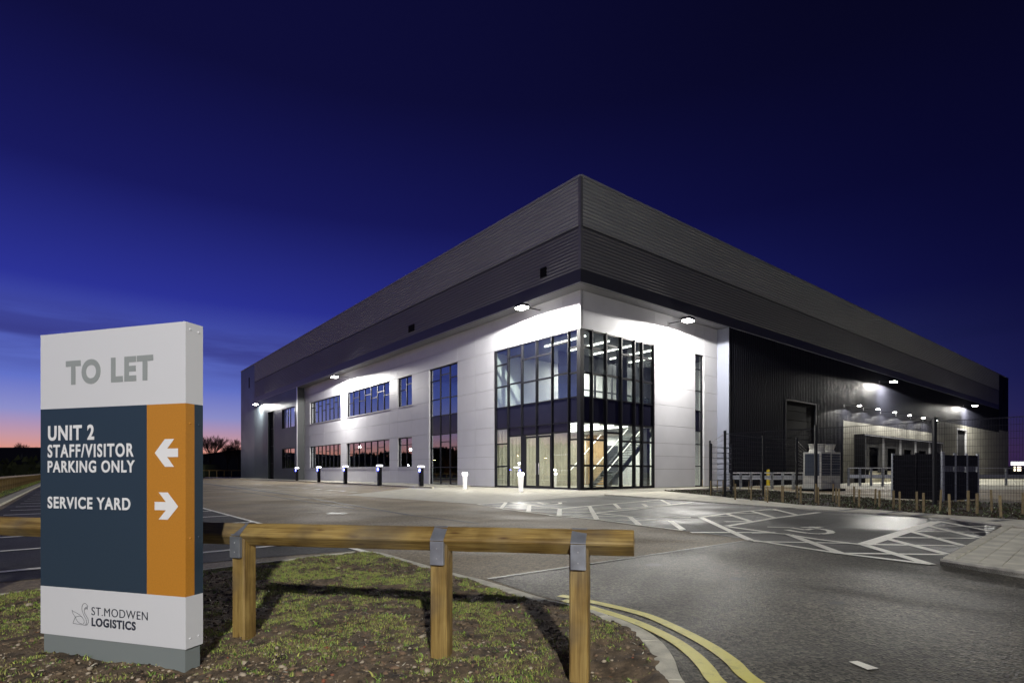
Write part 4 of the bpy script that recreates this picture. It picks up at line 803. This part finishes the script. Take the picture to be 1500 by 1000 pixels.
def kpost(x, y, zr, a, zbot, s=.098):
    fwd = Vector((math.sin(a), -math.cos(a), 0)); al = Vector((math.cos(a), math.sin(a), 0)); c = Vector((x, y, 0)) - fwd * .0
    def b2(ln_):
        b_ = MB(); h = s / 2; ch = .008
        pr = [(-h, -h + ch), (-h, h - ch), (-h + ch, h), (h - ch, h), (h, h - ch), (h, -h + ch), (h - ch, -h), (-h + ch, -h)]; nseg = 9
        for i in range(nseg + 1):
            for u, v in pr: w = 1 + .02 * noise.noise((i * .7, u * 20, v * 20 + x)); b_.v.append((ln_ * i / nseg, u * w, v * w))
        for i in range(nseg):
            for k in range(8): j = (k + 1) % 8; b_.f.append((i * 8 + k, i * 8 + j, (i + 1) * 8 + j, (i + 1) * 8 + k)); b_.m.append(0)
        b_.f.append(tuple(nseg * 8 + k for k in range(8))); b_.f.append(tuple(range(8))[::-1]); b_.m += [0, 0]; return b_
    o = b2(zr + .0 - zbot).build('post', M_WOOD, kr)
    # local x up, y along rail, z towards viewer
    o.matrix_local = Matrix(((0, al.x, fwd.x, c.x), (0, al.y, fwd.y, c.y), (1, 0, 0, zbot), (0, 0, 0, 1)))
    r = SR / math.sqrt(2) * .965; wv = .078; T = .0035
    st = MB(); cz = Vector((x, y, zr))
    def P(u, f_, z_): return tuple(cz + al * u + fwd * f_ + Vector((0, 0, z_)))
    path_ = [(-r * .6, r * .42 + .003), (0 - .004, r + T + .002), (r + T + .004, .012), (r + T + .004, -.008), (s / 2 + T + .018, -.015), (s / 2 + T + .018, -.135)]
    path_ = [(-r * .6, r * .45), (0, r + .004), (r + .004, .004), (r + .004, -.002)]
    for (f0, z0), (f1, z1) in zip(path_[:-1], path_[1:]): st.poly([P(-wv / 2, f0, z0), P(wv / 2, f0, z0), P(wv / 2, f1, z1), P(-wv / 2, f1, z1)][::-1])
    st.build('strap', M_GALV, kr)
    sp2 = MB(); b0_ = len(sp2.v)
    for u in (-wv / 2, wv / 2):
        for f_ in (s / 2 + .001, r + .006):
            for z_ in (-.135, -.006): sp2.v.append(P(u, f_, z_))
    for f in ((0, 2, 3, 1), (4, 5, 7, 6), (2, 6, 7, 3), (0, 1, 5, 4), (0, 4, 6, 2), (1, 3, 7, 5)): sp2.f.append(f); sp2.m.append(0)
    sp2.build('strap_plate', M_GALV, kr, bevel=.002)
    for z_ in (-.045, -.10): q0 = Vector(P(0, r + .006, z_)); MB().cyl(q0, q0 + fwd * .003, .004, .003, 8).build('screw', M_ALU, kr)
kpost(-1.64, 3.40, .67, ang1 - .12, -.1); tt = (-.387 + 1.624) / 2.242; kpost(-.39, 3.395 - .585 * tt, .681, ang2, -.15)
tt = (.352 + 1.624) / 2.242; kpost(.352, 3.395 - .585 * tt, .688, ang2, -.25); kpost(-4.3, 4.108, .67, ang1, -.15); 
# far timber fences
def timber_fence(label, p0, p1, hgt, pitch, post_w):
    o = empty('timber_fence', (p0.x, p0.y, 0), 0, label, 'fence'); d = (p1 - p0); n = int(d.length / pitch); u = d.normalized()
    MB().bar((0, 0, hgt), (d.x, d.y, hgt), .11, rot=math.pi / 4).build('rail', M_WOOD, o)
    pm = MB().box(-post_w / 2, post_w / 2, -post_w / 2, post_w / 2, 0, hgt - .02).build('post', M_WOOD, o); pm.rotation_euler = (0, 0, ANG)
    for k in range(1, n): c = pm.copy(); COL.objects.link(c); c.parent = o; c.location = (u.x * k * pitch, u.y * k * pitch, 0)
    return o
timber_fence('long timber knee rail running away along the far left verge', PQ(-25.4, -2), PQ(-25.4, 96), .74, 1.6, .11)
timber_fence('timber post and rail fence closing the far end of the car park', PQ(-25, 97), PQ(4, 97), 1.35, 1.3, .13)
# ================================================================== charging posts, bollards
def charger(px, py, label):
    v = G(px, py, .088 if px < 600 else .01); z0 = .088 if px < 600 else .007
    o = empty('charging_post', (v.x, v.y, z0), ANG, label, 'charging post', 'vehicle charging posts along the left facade')
    MB().box(-.12, .12, -.14, .14, 0, 1.35).build('pedestal', M_BLACK, o, bevel=.02)
    MB().box(-.126, -.12, -.03, .0, .05, 1.0).build('light_groove', M_ALU, o); MB().box(-.15, -.12, -.09, .03, .4, .9).build('socket_panel', M_FRAME, o)
    MB().box(-.16, .16, -.2, .2, 1.36, 1.46).build('light_head', M_EVTOP, o, bevel=.03); MB().box(-.15, .15, -.19, .19, 1.46, 1.5).build('cap', M_FRAME, o)
    r = MB()
    for k in range(16):
        a, b_ = 2 * math.pi * k / 16, 2 * math.pi * (k + 1) / 16; c = Vector((-.15, -.135 * .4, 1.15))
        for x0, r0 in (((-.16), .085),): r.bar((x0, c.y + math.cos(a) * r0, c.z + math.sin(a) * r0), (x0, c.y + math.cos(b_) * r0, c.z + math.sin(b_) * r0), .04)
    r.build('blue_ring_light', M_BLUE, o)
    l = bpy.data.lights.new('charger_light', 'POINT'); l.energy = 26; l.color = (.9, .88, 1); l.shadow_soft_size = .08; lo = bpy.data.objects.new('charger_light', l); COL.objects.link(lo); lo.parent = o; lo.location = (-.25, 0, 1.7)
    l = bpy.data.lights.new('charger_blue', 'POINT'); l.energy = 8; l.color = (.1, .1, 1); l.shadow_soft_size = .05; lo = bpy.data.objects.new('charger_blue', l); COL.objects.link(lo); lo.parent = o; lo.location = (-.28, -.1, 1.15)
for (px, py), lb in zip(((435, 703.5), (467, 706), (506, 708.5), (556, 711), (617, 713.5)), ('slim black charging post farthest away by the grey cladding', 'black charging post under the farther strip window', 'black charging post between the two strip windows', 'black charging post under the nearer strip window', 'black charging post beside the tall narrow window, nearest the entrance')): charger(px, py, lb)
for (px, py), lb in zip(((681, 716), (763, 720)), ('short glowing bollard on the paving beside the white panelled wall', 'short glowing bollard on the paving before the entrance doors')):
    v = G(px, py); o = empty('light_bollard', (v.x, v.y, .006), 0, lb, 'bollard light', 'light bollards on the entrance paving')
    MB().cyl((0, 0, 0), (0, 0, .84), .11, .15, 16).build('column', mat('bollard_white', (.75, .75, .75), .4, emit=(1, .97, .92), estr=.75), o); MB().cyl((0, 0, .84), (0, 0, 1.0), .15, .17, 16).build('lens', mat('bollard_lens', (1, 1, 1), .4, emit=(1, .97, .9), estr=14), o); MB().cyl((0, 0, 1.0), (0, 0, 1.04), .17, .13, 16).build('cap', M_ALU, o)
    l = bpy.data.lights.new('bollard_lamp', 'POINT'); l.energy = 110; l.color = (1, .96, .88); l.shadow_soft_size = .05; lo = bpy.data.objects.new('bollard_lamp', l); COL.objects.link(lo); lo.parent = o; lo.location = (0, -.0, 1.18)
# ================================================================== right side: bed, stakes, fence, plant
bedp = [G(972, 719.3), G(1170, 740.3), G(1500, 763.5), G(1650, 776), G(1650, 748), G(1480, 739), G(1310, 733.5), G(1200, 723.5), G(1060, 714.5), PQ(14.4, -1.2)]
bed = sheet('planting_bed', bedp, .03, M_BED)
cvx = [tuple(p) for p in bedp]
def inpoly(x, y, P):
    c = False; j = len(P) - 1
    for i in range(len(P)):
        if (P[i][1] > y) != (P[j][1] > y) and x < (P[j][0] - P[i][0]) * (y - P[i][1]) / (P[j][1] - P[i][1]) + P[i][0]: c = not c
        j = i
    return c
X = []; Y = []
while len(X) < 14000:
    a = random.uniform(5, 20); b_ = random.uniform(9, 31)
    if inpoly(a, b_, cvx) and noise.noise((a * 1.1, b_ * 1.1, 2)) > -.25 + random.uniform(-.2, .3): X.append(a); Y.append(b_)
X = np.array(X); Y = np.array(Y)
blades('ground_cover', X, Y, np.full(len(X), .03), rng.uniform(.02, .085, len(X)), rng.uniform(.02, .045, len(X)), [M_LEAFD, mat('shrub_leaf', (.07, .1, .035), .5), mat('pale_shrub_leaf', (.2, .24, .13), .5), mat('mulch_chip', (.05, .03, .018), .9)], rng.choice(4, len(X), p=[.2, .2, .12, .48]), rng.uniform(.3, .97, len(X)), 'low leafy ground cover and bark in the planting bed', 'ground cover')
stk = [(1029, 712, 703.5), (1041, 726, 703.5), (1051, 722, 702.5), (1059, 725, 702.5), (1075, 719, 702), (1077, 732, 708), (1097, 722, 704), (1100, 733, 711), (1121, 734.5, 711.5), (1124, 736, 712), (1145, 735, 711), (1147, 736, 711.5), (1168, 730, 711), (1173, 737, 712), (1195, 736, 708), (1199, 739, 713), (1220, 735, 708), (1225, 738, 714),
       (1229, 741, 715), (1251, 737, 712), (1258, 743, 716.5), (1282, 740, 715.5), (1288, 743, 719), (1309, 744, 718), (1318, 747, 720), (1343, 748, 719.5), (1353, 751, 721.5), (1377, 748, 716.5), (1391, 754, 724.5), (1418, 749, 718), (1431, 752, 727), (1453, 750, 717), (1466, 758, 728), (1498, 753, 721), (1508, 760, 730)]
def ORD(n):
    a = 'first second third fourth fifth sixth seventh eighth ninth tenth eleventh twelfth thirteenth fourteenth fifteenth sixteenth seventeenth eighteenth nineteenth'.split()
    return a[n - 1] if n < 20 else ('twentieth' if n == 20 else 'thirtieth' if n == 30 else ('twenty-' if n < 30 else 'thirty-') + a[n % 10 - 1])
for k, (x, yb, yt) in enumerate(stk):
    v = G(x, yb, .03); Y_ = v.y; h = min(.95, max(.5, (yb - yt) * Y_ / 813))
    o = MB().box(-.021, .021, -.021, .021, -.1, h).build('planting_stake', M_STAKE); o.location = (v.x, v.y, .03); o.rotation_euler = (random.uniform(-.04, .04), random.uniform(-.04, .04), random.uniform(0, 1.5))
    tag(o, '%s timber stake from the left in the planting bed, %s' % (ORD(k + 1), 'set back towards the mesh fence' if k % 2 == 0 else 'close to the footpath'), 'stake', 'timber stakes in the planting bed')
# weldmesh fence
def mesh_fence(label, pts, h=2.6):
    o = empty('mesh_fence', (pts[0].x, pts[0].y, 0), 0, label, 'fence'); org = pts[0]
    for p in pts: q_ = p - org; MB().box(q_.x - .04, q_.x + .04, q_.y - .04, q_.y + .04, -.1, h + .12).build('post', M_FENCE, o)
    for a, b_ in zip(pts[:-1], pts[1:]):
        a, b_ = a - org, b_ - org; d = b_ - a; n = int(d.length / .06); m_ = MB(); w = .005
        for k in range(1, n):
            c = a + d * k / n; u = d.normalized() * w / 2; m_.poly([(c.x - u.x, c.y - u.y, .05), (c.x + u.x, c.y + u.y, .05), (c.x + u.x, c.y + u.y, h), (c.x - u.x, c.y - u.y, h)])
        for k in range(14): z = .08 + (h - .1) * k / 13; m_.bar((a.x, a.y, z), (b_.x, b_.y, z), .007)
        m_.bar((a.x, a.y, h), (b_.x, b_.y, h), .012)
        mp_ = m_.build('mesh_panel', mat('black_wire', (.03, .031, .034), .35, metal=.5), o)
fA = Vector(((1062 - 750) / 813 * 22.4, 22.4)); fD = Vector(((1195 - 750) / 813 * 19.76, 19.76)); fE = Vector(((1369 - 750) / 813 * 17.04, 17.04)); dE = (fE - fD)
mesh_fence('tall black weldmesh security fence behind the planting bed', [Vector(((1040 - 750) / 813 * 29.5, 29.5)), fA, fD, fE, fE + dE * 1.0, fE + dE * 2.0])
fB = Vector(((1118 - 750) / 813 * 25.3, 25.3)); fC = Vector(((1167 - 750) / 813 * 27, 27))
mesh_fence('inner black weldmesh fence running back towards the dark wall', [fA, fB, fC, PQ(19, -4.2)])
# cycle-rack like hoops and steel louvre gate near the wall
gt = empty('steel_gate', (fA.x + .6, fA.y + 2.2, 0), .6, 'black steel gate with horizontal bars beside the white office wall', 'gate')
for x0 in (-.6, .9): MB().box(x0, x0 + .08, 0, .08, 0, 2.3).build('gate_post', M_FENCE, gt)
for k in range(9): MB().box(-.52, .9, .02, .05, .2 + k * .24, .23 + k * .24).build('gate_bar', M_GALV, gt)
# outdoor condenser unit
v = G(1204, 718.5); cu_ = empty('condenser_unit', (v.x, v.y, 0), ANG - .12, 'pale outdoor condenser unit with two fan cowls behind the mesh fence', 'condenser unit')
MB().box(-1.2, 1.2, -.65, .65, 0, .12).build('plinth', M_BLACK, cu_); MB().box(-.98, .98, -.5, .5, .12, 2.15).build('casing', M_UNITW, cu_, bevel=.015)
for x0 in (-.93, .05): MB().box(x0, x0 + .86, -.515, -.5, .85, 2.05).build('coil_grille', M_UNITB, cu_); 
for k in range(8): MB().box(-.92, .92, -.53, -.515, .9 + k * .145, .915 + k * .145).build('grille_bar', M_UNITW, cu_)
MB().box(-.995, -.98, -.4, .4, .85, 2.05).build('side_grille', M_UNITB, cu_)
for x0 in (-.5, .5): MB().cyl((x0, 0, 2.15), (x0, 0, 2.3), .42, .36, 20).cyl((x0, 0, 2.3), (x0, 0, 2.6), .36, .44, 20).build('fan_cowl', M_UNITW, cu_)
# dark screened compound
def gp(x, Y): return Vector(((x - 750) / 813 * Y, Y))
a, b_, c_ = gp(1308, 21.3), gp(1381, 19.4), gp(1432, 20.6); bs = empty('bin_store', (a.x, a.y, 0), 0, 'dark slatted bin store enclosure with grey framed doors behind the fence', 'bin store')
def scr(p0, p1, z0, z1, nm, m_, th=.05):
    p0, p1 = p0 - a, p1 - a; d = p1 - p0; nseg = int((z1 - z0) / .16)
    for k in range(nseg): z = z0 + (z1 - z0) * k / nseg; MB().bar((p0.x, p0.y, z + .07), (p1.x, p1.y, z + .07), th, .14).build(nm, m_, bs)
def lp(p, q_, t): return p.lerp(q_, t)
M_SL = mat('black_stained_board', (.006, .006, .009), .8, spec=.08)
scr(a, b_, .05, 1.72, 'slat', M_SL); MB().bar((0, .06, .88), (b_.x - a.x, b_.y - a.y + .06, .88), .03, 1.62).build('backing_board', M_BLACK, bs)
for t in (0, .5, 1): p_ = lp(a, b_, t) - a; MB().box(p_.x - .04, p_.x + .04, p_.y - .04, p_.y + .04, 0, 1.76).build('frame_post', M_GALV if t != .5 else M_SL, bs)
for k in range(3):
    p0, p1 = lp(b_, c_, k / 3 + .02), lp(b_, c_, (k + 1) / 3 - .02); p0_, p1_ = p0 - a, p1 - a
    MB().bar((p0_.x, p0_.y, .55), (p1_.x, p1_.y, .55), .04, 1.0).build('door_panel', mat('bin_store_door', (.015, .016, .024), .7, spec=.1), bs); MB().bar((p0_.x, p0_.y, 1.45), (p1_.x, p1_.y, 1.45), .04, .4).build('door_panel', mat('bin_store_door'), bs)
    for j in range(5): MB().bar((p0_.x, p0_.y, 1.08 + j * .04), (p1_.x, p1_.y, 1.08 + j * .04), .05, .02).build('louvre', M_GALV, bs)
    p_ = lp(b_, c_, (k + 1) / 3) - a; MB().box(p_.x - .035, p_.x + .035, p_.y - .035, p_.y + .035, 0, 1.72).build('frame_post', M_GALV, bs)
q_ = c_ + (a - b_); MB().bar((c_.x - a.x, c_.y - a.y, .85), (q_.x - a.x, q_.y - a.y, .85), .05, 1.65).build('side_screen', M_SL, bs)
# guard rails in the yard
def guard(label, p0, p1, n, top=True, ht=1.35):
    o = empty('guard_rail', (p0.x, p0.y, 0), 0, label, 'guard rail'); d = p1 - p0
    MB().bar((0, 0, .72), (d.x, d.y, .72), .05, .26).build('barrier_beam', M_GALV, o)
    if top: MB().bar((0, 0, ht), (d.x, d.y, ht), .06).build('handrail', M_ALU, o)
    for k in range(n + 1): q_ = d * k / n; MB().box(q_.x - .06, q_.x + .06, q_.y - .06, q_.y + .06, 0, ht if top else .85).build('post', M_GALV, o)
guard('galvanised crash barrier in front of the loading docks', gp(1243, 42), gp(1310, 41), 4)
guard('galvanised crash barrier right of the bin store', gp(1432, 44), gp(1640, 44), 5)
guard('low galvanised rail left of the condenser unit', gp(1070, 34), gp(1178, 33), 7, True, 1.0)
v = G(1164, 713); o = MB().cyl((0, 0, 0), (0, 0, 1.2), .13, n=16).cyl((0, 0, 1.2), (0, 0, 1.26), .13, .07, 16).build('yellow_bollard', M_YBOL); o.location = (v.x, v.y + 4, 0); tag(o, 'yellow impact bollard standing left of the condenser unit', 'bollard')
ym = empty('yard_markings'); ym['kind'] = 'structure'
for y0, y1 in ((722, 722.5), (716, 714)): seg(1238, y0, 1308, y1, .2, par=ym, z=.012)
for k in range(5): segw(PQ(38 + 5 * k, -3), PQ(38 + 5 * k, -13), .12, M_WHITE, ym, .013)
yk = empty('bed_kerb'); yk['kind'] = 'structure'
for k in range(9):
    a_, b2_ = G(1060, 714.3).lerp(G(1310, 733), k / 9), G(1060, 714.3).lerp(G(1310, 733), (k + .98) / 9); MB().bar((a_.x, a_.y, .04), (b2_.x, b2_.y, .04), .12, .12).build('kerb_stone', M_KERB, yk)
# far lit roadside building on the right
fs = empty('far_lit_forecourt', (gp(1490, 210).x, 210, 0), 0, 'tiny lit shop front far away beyond the service yard', 'building')
MB().box(-3, 8, 0, 6, 0, 3.2).build('canopy_building', M_FARDARK, fs)
for x0, x1, z0, z1, c_ in ((-2.4, .2, 3.6, 4.9, (1, 1, 1)), (.6, 3.0, 3.6, 4.9, (1, 1, 1)), (-1.3, -.9, 1.4, 3.1, (1, .9, .6)), (0, 1.2, 1.4, 3.1, (1, .8, .6)), (3.4, 3.8, 3.2, 4.4, (1, .15, .1))): MB().box(x0, x1, -.3, -.05, z0, z1).build('lit_panel', mat('lit_panel_%d' % (x0 * 10), c_, .5, emit=c_, estr=3), fs)
# ================================================================== distance
fw_ = tag(MB().box(-190, -100, 125, 160, 0, 6.6).build('distant_shed', M_FARDARK), 'long flat black silhouette of a building behind the sign on the left', 'building')
sh = MB(); sh.v = [(-86, 150, 0), (-68, 150, 0), (-68, 165, 0), (-86, 165, 0), (-86, 150, 5.6), (-68, 150, 7.8), (-68, 165, 7.8), (-86, 165, 5.6)]; sh.f = [(0, 1, 5, 4), (1, 2, 6, 5), (2, 3, 7, 6), (3, 0, 4, 7), (4, 5, 6, 7)]; sh.m = [0] * 5
tag(sh.build('distant_barn', M_FARDARK), 'black barn silhouette with a sloping roof behind the far fence', 'building')
hg = MB(); 
random.seed(3)
for k in range(2600):
    x0 = random.uniform(-180, -66); z = random.uniform(0, 3.4) * (1 + .3 * math.sin(x0)); y0 = random.uniform(110, 122)
    s = random.uniform(.3, .7); a = random.uniform(0, 3); hg.poly([(x0 - s * math.cos(a), y0 - s * math.sin(a), z - s), (x0 + s * math.cos(a), y0 + s * math.sin(a), z - s * .8), (x0 + s * .3, y0, z + s)])
hg.box(-180, -62, 112, 118, 0, 2.6); tag(hg.build('far_hedge', M_LEAFD), 'dark hedge beyond the far timber fence', 'hedge', kind='stuff')
tb = MB()
for k in range(24000):
    q_ = random.uniform(0, 420); hh = 9.0 + 4.0 * noise.noise((q_ * .07, 0, 0)) + 2.5 * noise.noise((q_ * .3, 1, 0)); p_ = -92 + random.uniform(-5, 5); z = random.uniform(0, max(2, hh)); c = PQ(p_, q_); s = random.uniform(.5, 1.1); a = random.uniform(0, 3)
    tb.poly([(c.x - s * math.cos(a), c.y - s * math.sin(a), z - s), (c.x + s * math.cos(a), c.y + s * math.sin(a), z - s * .8), (c.x + s * .3, c.y, z + s)], 1 if noise.noise((q_ * .12, 5, 0)) > .05 else 0)
for q0 in range(0, 420, 5): a, b_ = PQ(-92, q0), PQ(-92, q0 + 5.1); tb.bar((a.x, a.y, 2.9), (b_.x, b_.y, 2.9), 4, 5.8)
tag(tb.build('tree_belt', [M_LEAFD, M_LEAFO]), 'dark autumn tree belt beyond the car park', 'trees', kind='stuff')
def bare_tree(x, y, h, seed, label, spread=.55):
    rr = random.Random(seed); o = empty('bare_tree', (x, y, 0), 0, label, 'tree'); t_ = MB(); b_ = MB()
    t_.cyl((0, 0, 0), (0, 0, h * .35), h * .022, h * .016, 6)
    def grow(p, d, ln_, r, lvl):
        q_ = p + d * ln_; b_.cyl(p, q_, r, r * .65, 4, cap=False)
        if lvl == 0: return
        for _ in range(rr.choice((3, 3, 4))):
            nd = (d + Vector((rr.uniform(-1, 1), rr.uniform(-1, 1), rr.uniform(-.25, .75))) * spread).normalized(); grow(p.lerp(q_, rr.uniform(.55, 1)), nd, ln_ * rr.uniform(.62, .82), r * .6, lvl - 1)
    for _ in range(5): grow(Vector((0, 0, h * rr.uniform(.22, .35))), Vector((rr.uniform(-.6, .6), rr.uniform(-.6, .6), 1)).normalized(), h * .2, h * .012, 5)
    t_.build('trunk', M_BARK, o); b_.build('crown', M_BARK, o)
bare_tree(-79.5, 146, 13, 1, 'bare winter tree against the pink sky right of the sign'); bare_tree(-74.0, 144, 9.5, 2, 'smaller bare tree beside the black barn silhouette'); bare_tree(-70, 142, 11.0, 5, 'bare tree touching the left end of the warehouse')
bare_tree(-131, 150, 10.5, 9, 'lone bare tree above the flat black silhouette left of the sign')
bare_tree(-84, 150, 7.5, 11, 'low twiggy tree half hidden by the right edge of the sign')
